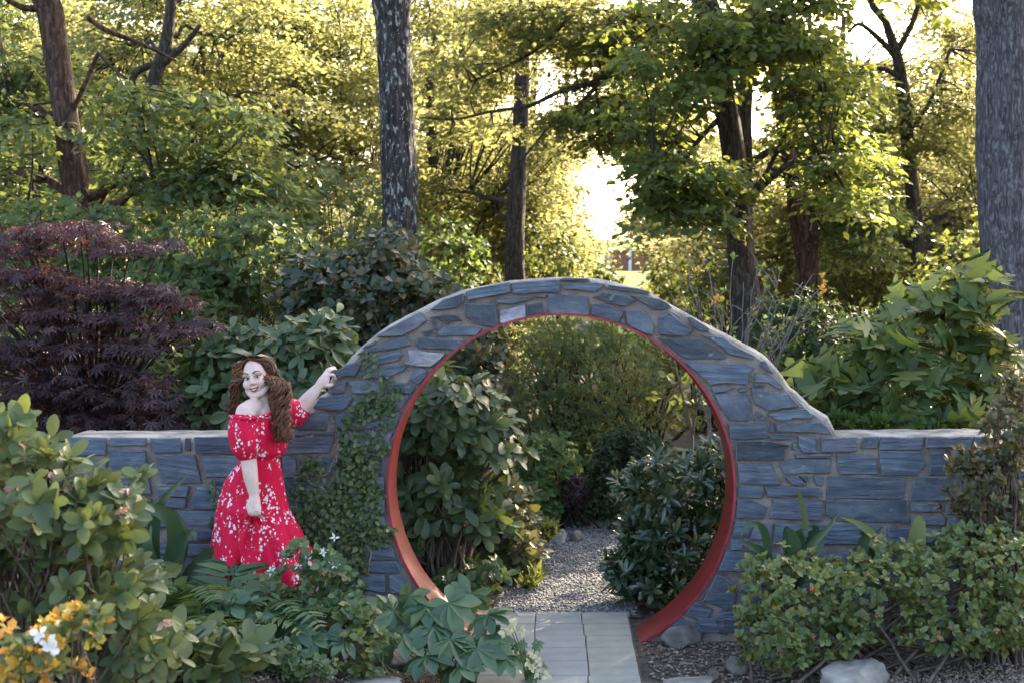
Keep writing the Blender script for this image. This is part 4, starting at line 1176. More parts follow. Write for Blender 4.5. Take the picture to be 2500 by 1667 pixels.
# ---- woodland shrubs behind, filling in below the trees
def fill(label, bpx, yb, blobs, mat, tpl=T_SIMPLE, leaf=0.09, n_obj=0, nper=5, ang=(40, 95), name='woodland_shrub', cat='shrub', group=None):
    shrub(name, label, cat, bpx, yb, blobs, tpl, leaf, nper, ang, mat, n_obj, stems=0.10, stem_mat=M_TWIG_D, rad=0.016, group=group)
fill('green shrub behind the low wall under the purple maple', 60, 3.2, [(60, 900, 200, 130, 2.6, 3.8, 260), (330, 920, 160, 110, 2.6, 3.6, 180)], M_L_ELDER, T_SIMPLE, 0.09)
fill('dark green arching shrub between the purple maple and the camellia', 560, 4.6, [(560, 640, 230, 140, 3.8, 5.8, 620), (420, 760, 220, 130, 3.6, 5.4, 460)], M_L_ELDER, T_SIMPLE, 0.1)
fill('tall leafy shrub behind the purple maple', 150, 5.2, [(140, 640, 240, 160, 4.2, 6.4, 560)], M_L_ELDER, T_SIMPLE, 0.1)
fill('mid green shrub under the dark forked tree', 420, 8.4, [(430, 560, 330, 140, 7.4, 9.8, 620)], M_L_HICK, T_SIMPLE, 0.1)
fill('leafy shrub left of the lichened trunk', 800, 7.6, [(800, 560, 170, 170, 6.8, 8.8, 420)], M_L_ELDER, T_SIMPLE, 0.1)
fill('bright green shrub behind the twin stemmed tree', 1080, 12.0, [(1060, 630, 140, 100, 11, 13.5, 360)], M_L_SPRING, T_WIDE, 0.09)
fill('yellow green shrub behind the arch crown', 1330, 12.5, [(1350, 625, 60, 75, 11.5, 13.5, 150)], M_L_LACE, T_WIDE, 0.09)
fill('rounded shrub on the edge of the lawn', 1470, 15.0, [(1475, 690, 45, 40, 14.4, 15.6, 130)], M_L_LACE, T_WIDE, 0.08)
fill('yellow green shrub behind the orange azalea', 1720, 11.5, [(1740, 700, 160, 95, 10.5, 13, 430)], M_L_LACE, T_WIDE, 0.09)
fill('sunny hedge under the crooked maple', 2120, 14.5, [(2130, 650, 210, 120, 14.2, 17, 520)], M_L_LACE, T_WIDE, 0.1)
fill('leafy shrub beside the grey barked trunk', 2360, 9.0, [(2380, 690, 150, 130, 8, 10.5, 360)], M_L_HICK, T_WIDE, 0.09)
fill('dark evergreen between the gnarled trunk and the hydrangea', 1960, 6.6, [(1960, 850, 140, 130, 6, 7.6, 520)], M_L_DARK, T_NARROW, 0.1, nper=7)
fill('dark evergreen behind the hydrangea leaves', 2250, 6.2, [(2260, 880, 230, 150, 5.2, 7.2, 620)], M_L_DARK, T_SIMPLE, 0.09)
for k, (px, y, lab) in enumerate([(-60, 22, 'behind the leaning red trunk'), (250, 24, 'left of the dark forked trunk'), (560, 21, 'right of the dark forked trunk'), (860, 23, 'left of the lichened trunk'), (1150, 25, 'left of the slim straight trunk'), (1760, 24, 'behind the hickory trunk'), (2000, 22, 'behind the gnarled trunk'), (2240, 25, 'behind the crooked trunk'), (2520, 22, 'behind the thick grey trunk')]):
    fill('far sunny thicket ' + lab, px, y, [(px, 640, 190, 130, y - 1, y + 2, 420)], M_L_FAR, T_WIDE, 0.15, name='thicket', group='thickets at the lawn edge')

# ---- camellia, rhododendrons
shrub('camellia', 'dark glossy camellia with bronze new leaves beside the arch', 'shrub', 930, 2.7,
      [(880, 740, 190, 130, 2.0, 3.4, 520), (1040, 720, 70, 70, 2.0, 3.0, 90), (940, 610, 70, 60, 2.2, 3.0, 70), (760, 720, 90, 100, 2.2, 3.4, 150), (1130, 860, 110, 120, 2.0, 3.2, 260), (900, 900, 160, 120, 2.4, 3.4, 100)],
      T_OVAL_S, 0.085, 5, (35, 80), M_L_CAM, 300, stems=0.12, vary=(0.7, 1.2))
shrub('rhododendron', 'olive green rhododendron rising behind the wall by the woman', 'shrub', 640, 1.4,
      [(640, 890, 180, 90, 0.9, 1.9, 120), (780, 840, 80, 70, 0.8, 1.6, 50), (560, 980, 120, 80, 0.9, 1.8, 60), (730, 960, 110, 70, 0.7, 1.5, 50)],
      T_RHODO, 0.145, 7, (50, 92), M_L_RHOD, 300, stems=0.6, rad=0.011, smooth=True)
shrub('rhododendron', 'broad leaved rhododendron with bare crooked stems just inside the gate', 'shrub', 1010, 1.3,
      [(1080, 1010, 130, 110, 0.8, 1.7, 70), (1030, 1180, 110, 120, 0.75, 1.5, 56), (1180, 1080, 80, 110, 0.9, 1.8, 40), (990, 1330, 60, 60, 0.9, 1.6, 12), (1150, 1250, 90, 60, 0.9, 1.6, 24), (960, 980, 90, 120, 1.0, 1.8, 30)],
      T_RHODO, 0.155, 7, (50, 92), M_L_RHOD, 300, stems=0.75, rad=0.016, smooth=True, stem_mat=M_TWIG, spread=0.2)
shrub('bronze_shrub', 'dense bronzed evergreen bush edging the gravel path', 'shrub', 1190, 2.0,
      [(1180, 1260, 130, 110, 1.6, 2.6, 260), (1230, 1340, 90, 80, 1.5, 2.3, 150), (1110, 1380, 80, 50, 1.4, 2.0, 80)],
      T_OVAL_S, 0.085, 6, (45, 90), M_L_SKIM, 300, stems=0.2)
shrub('low_bush', 'low broad leaved plant under the rhododendron beside a label', 'plant', 1120, 1.0,
      [(1110, 1425, 70, 28, 0.8, 1.2, 26), (1180, 1400, 60, 30, 0.9, 1.3, 22)], T_RHODO, 0.1, 6, (55, 95), M_L_RHOD, 132, stems=0.3)
shrub('laceleaf_maple', 'fine leaved green maple framed in the middle of the gate', 'maple tree', 1400, 6.0,
      [(1430, 930, 190, 120, 5.2, 7.0, 800), (1330, 1020, 120, 120, 5.2, 6.4, 420), (1480, 1080, 130, 90, 5.2, 6.4, 360), (1400, 840, 130, 60, 5.4, 6.8, 260)],
      T_NARROW, 0.062, 7, (40, 100), M_L_LACE, 0, stems=0.06, stem_mat=M_TWIG_D, rad=0.018)
shrub('laceleaf_maple', 'yellow tipped fine leaved maple high in the gate behind the green one', 'maple tree', 1560, 8.6,
      [(1570, 850, 170, 90, 7.6, 9.6, 560), (1300, 820, 110, 90, 7.6, 9.4, 340), (1650, 960, 120, 100, 7.6, 9.4, 320)],
      T_NARROW, 0.07, 7, (40, 100), M_L_MAPLE, 0, stems=0.05, stem_mat=M_TWIG_D, rad=0.02)
shrub('spring_shrub', 'fresh green layered shrub at the bend of the gravel path', 'shrub', 1330, 4.2,
      [(1320, 1150, 110, 90, 3.7, 4.9, 420), (1270, 1230, 100, 70, 3.4, 4.4, 260)], T_WIDE, 0.06, 6, (45, 100), M_L_SPRING, 0, stems=0.08, stem_mat=M_TWIG_D)
shrub('dark_shrub', 'dark green shrub at the far end of the gravel path', 'shrub', 1440, 4.6,
      [(1450, 1250, 100, 90, 4.2, 5.4, 420), (1560, 1180, 90, 120, 4.4, 5.6, 360)], T_SIMPLE, 0.06, 6, (45, 100), M_L_DARK, 0, stems=0.06, stem_mat=M_TWIG_D)
shrub('purple_shrub', 'small dusky purple shrub beside the gravel path bend', 'shrub', 1395, 4.0,
      [(1398, 1200, 40, 55, 3.8, 4.3, 150)], T_NARROW, 0.05, 6, (40, 100), M_L_PURP, 0, stems=0.1, stem_mat=M_TWIG_D)
# weeping hemlock
def hemlock():
    y = 4.0; base = np.array([*P(1540, 1000, y)]); base[2] = hgt(base[0], y)
    root = thing('weeping_hemlock', 'weeping hemlock with hanging dark green sprays', 'conifer', tuple(base))
    top = np.array(P(1535, 1050, y)); mb = MB()
    tube(mb, bez(base, (base + top) / 2, top, 8), np.linspace(.04, .015, 8), 7); mb.build('trunk', M_TWIG_D, root, True, base, rnd=False)
    mbl = MB(); mbt = MB()
    for k in range(70):
        a = random.uniform(0, 6.28); L = random.uniform(0.25, 0.55); t = random.random()
        s0 = base + (top - base) * (0.45 + 0.55 * t)
        e = s0 + np.array([math.cos(a) * L, math.sin(a) * L * 0.8, -L * random.uniform(0.7, 1.5)])
        q = bez(s0, s0 + np.array([math.cos(a) * L * .8, math.sin(a) * L * .7, 0.12]), e, 10)
        tube(mbt, q, np.linspace(.006, .002, 10), 3, cap=False)
        n = 70; u = RNG.random(n); idx = (u * 9).astype(int); pos = q[idx] + (q[np.minimum(idx + 1, 9)] - q[idx]) * (u * 9 - idx)[:, None]
        d = np.stack([RNG.normal(size=n), RNG.normal(size=n), -0.5 + RNG.normal(size=n) * .4], -1)
        mbl.many(*T_NARROW, frames(d, RNG.normal(size=(n, 3)) + (0, 0, 1), 0.06 * RNG.uniform(.6, 1.3, n)), pos, RNG.random(n))
    mbt.build('limb', M_TWIG_D, root, False, base, rnd=False)
    mbl.build('crown', M_L_CONIF, root, origin=base)
hemlock()
T_PIER = tpl_oval(0.15, 0.05, 0.12, rows=((0.25, .6), (0.6, 1.0), (0.85, .7)))
shrub('pieris', 'dark glossy narrow leaved evergreen inside the right of the gate', 'shrub', 1650, 1.1,
      [(1660, 1200, 140, 110, 0.75, 1.7, 120), (1640, 1340, 130, 110, 0.65, 1.5, 120), (1610, 1440, 90, 80, 0.6, 1.2, 60), (1760, 1200, 70, 140, 0.8, 1.6, 60), (1560, 1380, 70, 60, 0.65, 1.2, 40)],
      T_PIER, 0.11, 10, (30, 85), M_L_PIER, 300, stems=0.25, vary=(0.65, 1.15), smooth=True)
# sapling stems in the gate
def sapling():
    y = 2.4; base = np.array([*P(1690, 1000, y)]); base[2] = hgt(base[0], y)
    root = thing('sapling', 'bare forked sapling with thin grey stems inside the gate', 'sapling', tuple(base))
    for pl in [[(1690, 1330, 9), (1685, 1180, 8), (1690, 1060, 7), (1668, 970, 6), (1650, 900, 5), (1640, 860, 4)], [(1690, 1060, 6), (1705, 980, 5), (1730, 930, 4), (1745, 905, 3)], [(1700, 1330, 9), (1718, 1150, 8), (1725, 1080, 7), (1735, 1000, 5), (1740, 960, 4)]]:
        q = np.array([(*P(a, b_, y), r / 2 / sc_at(y)) for a, b_, r in pl]); q = smooth_poly(q, 14)
        mb = MB(); tube(mb, q[:, :3], q[:, 3], 6); mb.build('stem', M_TWIG, root, True, base, rnd=False)
    T = np.array([tuple(P(random.gauss(1700, 50), random.uniform(860, 1010), y + random.uniform(-.2, .3))) for _ in range(22)])
    M, pos, rr = whorls(T, RNG.normal(size=(22, 3)) + (0, -.3, .4), 4, 0.1, (40, 90))
    emit(root, base, T_OVAL_S, M, pos, rr, M_L_HICK, 88)
    mb = MB()
    for t in T: tube(mb, bez(np.array(P(1700, 1000, y)), t * .5 + np.array(P(1700, 960, y)) * .5, t, 5), np.linspace(.004, .0015, 5), 3, cap=False)
    mb.build('twig', M_TWIG, root, False, base, rnd=False)
sapling()

# native azalea with bare twigs and orange flowers
M_TWIG_P = flat('pale grey twig', (0.15, 0.13, 0.125), 0.85, 0.2, vary=0.35, scale=20)
def bare_azalea():
    y = 1.7; base = np.array([*P(1790, 900, y)]); base[2] = hgt(base[0], y)
    root = thing('orange_azalea', 'nearly bare grey twigged azalea with a few orange flowers over the arch', 'shrub', tuple(base))
    ends = [(1650, 640), (1670, 600), (1700, 700), (1730, 650), (1745, 690), (1790, 630), (1815, 690), (1850, 640), (1870, 680), (1905, 660), (1915, 720), (1960, 690), (1985, 670), (2005, 700), (1995, 740), (1930, 780), (1880, 800), (1690, 760), (1640, 720), (1760, 740), (1840, 740), (1960, 750)]
    st = np.array([*P(1790, 1050, y)]); tips = []
    for k, (a, b_) in enumerate(ends):
        yy = y + random.uniform(-0.3, 0.3)
        e = np.array([*P(a, b_, yy)])
        st2 = st + np.array([random.uniform(-.12, .12), 0, 0])
        mid = np.array([*P(1780 + (a - 1780) * 0.45, 860 + random.uniform(-30, 30), y)])
        q = bez(base if k % 3 == 0 else st2, mid, e, 12); q[2:-1] += RNG.normal(size=(9, 3)) * 0.012
        mb = MB(); tube(mb, q, np.linspace(0.010, 0.003, 12), 5)
        for _ in range(3):
            i_ = random.randint(5, 10); p = q[i_]; e2 = p + np.array([random.uniform(-.12, .12), random.uniform(-.08, .08), random.uniform(0.04, .16)])
            tube(mb, bez(p, (p + e2) / 2 + (0.01, 0, 0.02), e2, 5), np.linspace(.0055, .003, 5), 4); tips.append(e2)
        mb.build('branch', M_TWIG_P, root, True, base, rnd=False); tips.append(e)
    T = np.array(tips)
    sel = RNG.random(len(T)) < 0.5
    M, pos, rr = whorls(T[sel], RNG.normal(size=(sel.sum(), 3)) * .4 + (0, 0, 1), 4, 0.045, (20, 60))
    emit(root, base, T_OVAL_S, M, pos, rr, M_L_SPRING, 200)
    for a, b_, n, sz in [(1748, 732, 5, .03), (1755, 725, 5, .03), (1740, 738, 4, .025), (2007, 672, 5, .022), (2015, 690, 5, .022), (2010, 710, 5, .028), (2006, 704, 5, .026), (2008, 740, 4, .022), (1838, 752, 4, .02), (1852, 671, 4, .02), (1865, 684, 4, .018), (1820, 598, 4, .016)]:
        p = np.array([*P(a, b_, y - 0.1)])
        k = int(np.argmin(np.linalg.norm(T - p, axis=1)))
        mb = MB(); tube(mb, bez(T[k], (T[k] + p) / 2, p, 4), [.0025, .002, .002, .002], 4, cap=False); mb.build('twig', M_TWIG, root, True, base, rnd=False)
        flower(root, base, p, (random.uniform(-.5, .5), -0.8, 0.3), M_L_ORNG, sz * 1.5, n)
bare_azalea()

# oakleaf hydrangea
def hyd_extra(root, base, T, D):
    for a, b_, h in [(2078, 815, 55), (2150, 1000, 40), (2320, 700, 60), (2415, 640, 55), (2170, 780, 45), (2205, 960, 60), (2270, 920, 45), (1950, 880, 40), (2000, 890, 35), (2445, 830, 50), (1985, 925, 30), (2110, 910, 40), (1925, 920, 25)]:
        y = 0.75 + random.uniform(-.1, .4); p0 = np.array([*P(a, b_ + h * .6, y)]); p1 = np.array([*P(a + random.uniform(-12, 12), b_ - h * .5, y)])
        mb = MB(); tube(mb, bez(p0 - (0, 0, .12), p0, p1, 6), np.linspace(.004, .0015, 6), 4, cap=False)
        n = 110; u = RNG.random(n) ** 0.8; pos = p0 + (p1 - p0) * u[:, None] + RNG.normal(size=(n, 3)) * (0.022 * (1.05 - u))[:, None]
        mb.many(OCT_V, OCT_F, np.tile(np.eye(3) * 0.006, (n, 1, 1)), pos, RNG.random(n))
        mb.build('flower_cone', M_L_PANI, root, origin=base)
shrub('oakleaf_hydrangea', 'large lobed oakleaf hydrangea with pale flower cones above the low wall', 'shrub', 2230, 1.4,
      [(2290, 770, 110, 60, 0.9, 1.7, 12), (2400, 710, 60, 50, 0.9, 1.5, 7), (2150, 850, 110, 50, 0.8, 1.6, 10), (2260, 950, 190, 80, 0.7, 1.6, 24), (2050, 930, 100, 50, 0.7, 1.4, 11), (2420, 900, 100, 100, 0.8, 1.6, 13), (2020, 1010, 60, 30, 0.6, 1.0, 4), (2300, 1030, 220, 30, 0.6, 1.0, 9)],
      T_OAK, 0.23, 5, (60, 95), M_L_HYD, 300, stems=0.5, rad=0.012, vary=(0.55, 1.1), upb=0.7, pet=0.32)
shrub('sedge_tuft', 'grey green needle tuft growing between the wall and the hydrangea', 'plant', 2160, 0.62,
      [(2150, 1035, 50, 14, 0.55, 0.7, 26), (2050, 1030, 30, 20, 0.55, 0.7, 16), (2290, 1040, 60, 10, 0.55, 0.7, 14)], T_NARROW, 0.09, 9, (10, 60), M_L_SPRING, 0, stems=0.2)

# ---- creeping fig on the wall
def fig_vine():
    y = -0.035
    base = np.array([*P(850, 1540, y)]); base[2] = 0.0
    root = thing('creeping_fig', 'creeping fig spreading small round leaves over the slate left of the gate', 'vine', tuple(base))
    blobs = [(905, 890, 25, 40, 34), (935, 960, 45, 50, 90), (900, 985, 30, 30, 45), (880, 1010, 40, 22, 60), (940, 1010, 30, 30, 55), (850, 1070, 20, 60, 60), (880, 1060, 60, 30, 30), (870, 1140, 50, 60, 300), (860, 1210, 60, 60, 420), (800, 1240, 60, 40, 200), (760, 1180, 40, 60, 90), (740, 1210, 25, 50, 80),
             (850, 1280, 80, 45, 460), (780, 1290, 60, 50, 320), (900, 1310, 50, 25, 120), (820, 1350, 70, 50, 430), (790, 1420, 60, 50, 300), (860, 1400, 40, 50, 160), (745, 1330, 30, 60, 130), (925, 1090, 25, 25, 40), (770, 1130, 30, 20, 30), (920, 1230, 15, 60, 50), (950, 1290, 14, 14, 20), (520, 1200, 14, 30, 16), (530, 1260, 16, 30, 14)]
    pos = []
    for cx, cy_, rx, ry, n in blobs:
        a = RNG.uniform(0, 6.28, n); r = np.sqrt(RNG.random(n))
        for q in range(n): pos.append(P(cx + rx * r[q] * math.cos(a[q]), cy_ + ry * r[q] * math.sin(a[q]), y - RNG.random() ** 2 * 0.05 + 0.012))
    pos = np.array([tuple(p) for p in pos]); m_ = len(pos)
    d = np.stack([RNG.normal(size=m_) * 0.8, -0.35 - RNG.random(m_) * 0.4, -0.4 + RNG.normal(size=m_) * 0.5], -1)
    nn = np.stack([RNG.normal(size=m_) * .35, -1.0 + RNG.normal(size=m_) * .2, 0.55 + RNG.normal(size=m_) * .3], -1)
    M = frames(d, nn, 0.036 * RNG.uniform(0.6, 1.3, m_))
    emit(root, base, T_ROUND_S, M, pos, RNG.random(m_), M_L_FIG, 300)
    lines = [[(825, 1540), (820, 1400), (825, 1250), (822, 1130), (828, 1060), (822, 1040), (805, 1010)], [(735, 1500), (728, 1300), (726, 1210), (729, 1150), (727, 1120)], [(727, 1195), (745, 1175), (790, 1160), (812, 1130), (820, 1100)],
             [(735, 1140), (775, 1120), (795, 1097), (820, 1085)], [(850, 1110), (845, 1060), (850, 1030), (862, 1045), (866, 1075)], [(900, 1400), (905, 1300), (910, 1200), (905, 1100), (915, 1000), (905, 900)], [(830, 1200), (760, 1180), (740, 1130)], [(760, 1230), (745, 1260), (765, 1275), (790, 1262), (785, 1230), (765, 1222)],
             [(840, 1050), (870, 1062), (900, 1055)], [(775, 1080), (790, 1098), (770, 1092)], [(747, 1085), (752, 1070), (760, 1066)], [(540, 1400), (530, 1290), (528, 1230), (515, 1180)]]
    for ln in lines:
        q = np.array([tuple(P(a, b_, y + 0.012)) for a, b_ in ln]); q = smooth_poly(q, 5 * len(q)); q[:, [0, 2]] += RNG.normal(size=(len(q), 2)) * .004
        mb = MB(); tube(mb, q, np.linspace(.0055, .002, len(q)), 5)
        for _ in range(6):
            p = q[random.randrange(len(q))]; e = p + np.array([random.uniform(-.07, .07), 0, random.uniform(-.02, .08)])
            tube(mb, bez(p, (p + e) / 2 + (.01, 0, .01), e, 5), np.linspace(.0028, .001, 5), 4)
        mb.build('stem', M_VINE, root, True, base, rnd=False)
T_ROUND_S = tpl_oval(0.34, 0.06, 0.15, rows=((0.25, .85), (0.65, .9)))
M_VINE = flat('pale vine stem', (0.34, 0.28, 0.25), 0.85, 0.2, vary=0.35, scale=30)
fig_vine()

# ---- strap leaved clumps
def strap(root, base, pts, w, mat, fold=0.25):
    """one strap leaf along pts (photo pixels and depth), width in metres"""
    q = np.array([tuple(P(a, b_, yy)) for a, b_, yy in pts]); n = 14; q = smooth_poly(q, n)
    t = nrm(np.gradient(q, axis=0)); v = np.array([0.0, -1.0, 0.25]); side = nrm(np.cross(t, v)); up = np.cross(side, t)
    u = np.linspace(0, 1, n)
    prof = w * np.minimum(1, 0.4 + 1.6 * u) * np.where(u > 0.35, np.maximum(0.0, 1 - ((u - 0.35) / 0.655) ** 1.7), 1) * 0.5
    V = np.stack([q - side * prof[:, None] + up * (fold * prof)[:, None], q, q + side * prof[:, None] + up * (fold * prof)[:, None]], 1).reshape(-1, 3)
    i = np.arange(n - 1)[:, None] * 3 + np.arange(2)[None, :]; i = i.ravel()
    F = np.stack([i, i + 1, i + 4, i + 3], -1)
    obj('leaf', mesh_np('leaf', V, F, mat, True, origin=base), root)
def clump(label, bpx, bpy, yb, leaves):
    p = P(bpx, bpy, yb); base = np.array([p.x, yb, hgt(p.x, yb)])
    root = thing('strap_leaf_clump', label, 'plant', tuple(base), 'strap leaved clumps at the wall foot')
    for pts, w, mt in leaves:
        strap(root, base, [(pts[0][0] * 0.3 + bpx * 0.7, max(pts[0][1], bpy) + 40, yb)] + [(a, b_, yb + dy) for a, b_, dy in pts], w, mt)
DK, YL = M_L_STRAP, M_L_STRAPY
clump('dark strap leaved clump at the wall foot left of the woman', 385, 1500, -0.42,
      [([(380, 1440, 0), (375, 1300, 0), (400, 1220, -.02), (465, 1152, -.03)], .085, DK), ([(370, 1430, -.02), (350, 1340, -.05), (330, 1290, -.1), (300, 1215, -.1), (280, 1200, -.1)], .085, DK),
       ([(395, 1430, -.05), (430, 1340, -.06), (420, 1270, -.1), (360, 1235, -.12), (315, 1230, -.12)], .11, DK), ([(405, 1430, 0), (440, 1330, 0), (425, 1260, .03), (380, 1240, .05)], .12, DK),
       ([(365, 1430, 0), (345, 1330, .03), (342, 1260, .05), (335, 1240, .06)], .10, DK), ([(420, 1440, -.05), (440, 1330, -.07), (470, 1300, -.1), (478, 1318, -.12)], .09, DK),
       ([(380, 1450, -.06), (370, 1380, -.1), (360, 1330, -.12), (370, 1280, -.1)], .11, DK), ([(330, 1440, -.02), (318, 1330, -.04), (285, 1270, -.06), (265, 1245, -.08)], .08, DK), ([(440, 1450, 0), (500, 1370, .02), (525, 1350, 0), (530, 1390, -.05)], .12, DK)])
clump('dark strap leaved clump at the wall foot beside the gate', 1890, 1440, -0.36,
      [([(1880, 1400, 0), (1870, 1310, 0), (1850, 1280, -.02), (1820, 1285, -.04), (1808, 1310, -.06)], .05, DK), ([(1930, 1390, 0), (1940, 1330, 0), (1960, 1300, -.02), (1972, 1310, -.04)], .1, DK),
       ([(1950, 1390, -.03), (1980, 1330, -.04), (2020, 1290, -.05), (2050, 1245, -.05)], .055, DK), ([(1940, 1390, .02), (1965, 1280, .04), (1955, 1220, .04), (1946, 1185, .03)], .045, M_L_AZA), ([(1920, 1400, -.03), (1940, 1340, -.05), (1930, 1300, -.06), (1918, 1290, -.08)], .09, DK),
       ([(1890, 1410, -.05), (1860, 1350, -.08), (1830, 1330, -.1), (1800, 1320, -.12)], .06, DK), ([(1900, 1410, -.08), (1870, 1370, -.12), (1830, 1350, -.14), (1790, 1348, -.16)], .05, DK), ([(1960, 1400, -.02), (1985, 1350, -.02), (2010, 1300, .0), (2020, 1310, -.05)], .09, DK), ([(1950, 1400, 0), (1975, 1330, .04), (1990, 1290, .04), (1975, 1285, .0)], .08, DK), ([(1935, 1400, -.05), (1925, 1330, .03), (1922, 1290, .04), (1925, 1288, .02)], .08, DK)])
clump('yellowing strap leaved clump at the foot of the right wall', 2220, 1440, -0.36,
      [([(2160, 1400, 0), (2140, 1320, 0), (2100, 1280, -.02), (2050, 1260, -.05)], .065, YL), ([(2240, 1400, -.04), (2236, 1330, -.05), (2245, 1270, -.05), (2252, 1262, -.05)], .12, YL), ([(2110, 1400, 0), (2105, 1340, 0), (2110, 1305, 0), (2095, 1300, -.02)], .08, DK),
       ([(2260, 1400, 0), (2280, 1340, 0), (2310, 1315, -.04), (2330, 1325, -.08)], .09, DK), ([(2270, 1410, -.05), (2300, 1360, -.06), (2330, 1335, -.1), (2350, 1320, -.1)], .06, YL), ([(2150, 1400, .03), (2120, 1350, .03), (2090, 1345, 0), (2070, 1370, -.05)], .08, DK), ([(2230, 1410, .02), (2200, 1370, .04), (2180, 1350, .05), (2160, 1370, .0)], .08, DK)])

# ---- front: azaleas on the right
def buds(pts, yb, size=0.028):
    def f(root, base, T, D):
        for a, b_ in pts:
            p = np.array([*P(a, b_, yb + random.uniform(-.25, 0.0))])
            k = int(np.argmin(np.linalg.norm(T - p, axis=1)))
            p = T[k] + (np.array(p) - T[k]) * 0.4
            flower(root, base, p, (random.uniform(-1, 1), -0.5, random.uniform(-.3, .6)), M_L_PINK, size, 4, (8, 25), 'bud', T_OVAL_S)
    return f
shrub('evergreen_azalea', 'low spreading green azalea with coral buds on the mulch', 'shrub', 2080, -0.75,
      [(1950, 1450, 140, 95, -1.1, -0.5, 140), (1870, 1390, 60, 40, -.9, -.55, 22), (1990, 1370, 60, 30, -.8, -.5, 18), (2140, 1350, 40, 40, -.8, -.5, 14), (2060, 1390, 90, 45, -.85, -.5, 50), (2120, 1460, 150, 105, -1.1, -0.5, 150), (2220, 1360, 70, 40, -.9, -.5, 36), (2330, 1440, 150, 110, -1.1, -0.5, 140), (2390, 1330, 110, 50, -.9, -.5, 70), (1900, 1560, 100, 65, -1.2, -0.65, 90), (1960, 1620, 60, 30, -1.2, -.9, 16), (2040, 1560, 120, 50, -1.15, -0.8, 60), (2460, 1390, 110, 90, -1.0, -0.5, 110), (2340, 1550, 160, 50, -1.15, -0.7, 80), (2470, 1530, 80, 60, -1.1, -.7, 60), (1830, 1390, 30, 25, -.9, -.6, 10), (1840, 1500, 40, 40, -1.0, -.7, 26)],
      T_OVAL_S, 0.047, 7, (30, 85), M_L_AZA, 300, stems=0.05, rad=0.013, spread=0.3, extra=buds([(2098, 1510), (2135, 1515), (1988, 1560), (1895, 1590), (2300, 1525), (2290, 1540), (2440, 1530), (2115, 1390), (1982, 1432), (2440, 1545), (1780, 1563)], -0.95))
shrub('bronzed_azalea', 'taller dark bronzed azalea leaning on the right wall', 'shrub', 2420, -0.5,
      [(2420, 1200, 110, 90, -0.75, -0.25, 150), (2360, 1130, 50, 40, -.6, -.25, 40), (2460, 1050, 60, 80, -0.7, -0.25, 80), (2430, 1300, 110, 60, -0.7, -0.25, 90), (2480, 950, 40, 50, -.6, -.3, 30)],
      T_OVAL_S, 0.05, 8, (30, 80), M_L_AZD, 260, stems=0.3, rad=0.01, spread=0.15)
# ---- front left: rhododendron near the lens, ferns, small herbs
def rho_extra(root, base, T, D):
    for a, b_ in [(130, 1155), (55, 1170), (310, 1195), (225, 1220), (300, 1240), (290, 1320), (130, 1330), (400, 1520), (45, 1085), (165, 1185), (30, 1190)]:
        p = np.array([*P(a, b_, -3.5)]); k = int(np.argmin(np.linalg.norm(T - p, axis=1)))
        mb = MB(); tube(mb, bez(T[k], (T[k] + p) / 2 + (0, 0, .02), p, 5), np.linspace(.0025, .0015, 5), 4, cap=False); mb.build('flower_stalk', M_STEM_G, root, True, base, rnd=False)
        flower(root, base, p, (random.uniform(-1, 1), -.6, -.5), M_L_SPENT, 0.036, 5, (20, 60))
        for _ in range(2):
            e = p + np.array([random.uniform(-.06, .06), random.uniform(-.03, .03), random.uniform(-.01, .05)])
            mb = MB(); tube(mb, bez(T[k], (T[k] + e) / 2 + (0, 0, .03), e, 6), np.linspace(.0025, .0015, 6), 4, cap=False); mb.build('flower_stalk', M_STEM_G, root, True, base, rnd=False)
T_RF = tpl_oval(0.27, 0.06, 0.14, rows=((0.12, .5), (0.38, .95), (0.65, 1.0), (0.9, .58)))
shrub('pale_rhododendron', 'pale green rhododendron with spent pink flowers in the near left bed', 'shrub', 60, -3.4,
      [(80, 1210, 170, 130, -3.75, -2.8, 56), (60, 1060, 90, 60, -3.6, -2.9, 13), (220, 1270, 120, 100, -3.7, -2.9, 34), (290, 1190, 70, 45, -3.5, -3.0, 8), (100, 1420, 180, 140, -3.7, -2.8, 56), (300, 1450, 110, 90, -3.6, -2.8, 28), (-60, 1300, 120, 300, -3.7, -2.8, 56), (340, 1560, 130, 100, -3.5, -2.7, 28), (200, 1600, 200, 120, -3.5, -2.7, 44)],
      T_RF, 0.088, 6, (40, 88), M_L_RHOD_F, 300, stems=0.7, rad=0.009, extra=rho_extra, smooth=True, vary=(0.6, 1.1))
def ora_extra(root, base, T, D):
    for q in range(70):
        k = random.randrange(len(T)); p = T[k] + RNG.normal(size=3) * 0.02
        flower(root, base, p, D[k], M_L_ORNG, 0.04, 5, (20, 60))
    for a, b_ in [(95, 1545), (115, 1570), (130, 1580)]:
        p = np.array([*P(a, b_, -4.52)]); flower(root, base, p, (0.2, -1, .3), M_L_WHITE, 0.034, 5, (40, 75))
shrub('flowering_azalea', 'orange and yellow flowering azalea low in the near left corner', 'shrub', 100, -4.3,
      [(90, 1590, 110, 80, -4.5, -4.15, 30), (210, 1520, 60, 45, -4.45, -4.2, 16), (40, 1660, 120, 60, -4.5, -4.15, 20)], T_OVAL_S, 0.05, 5, (30, 80), M_L_AZA, 150, stems=0.5, rad=0.006, extra=ora_extra)

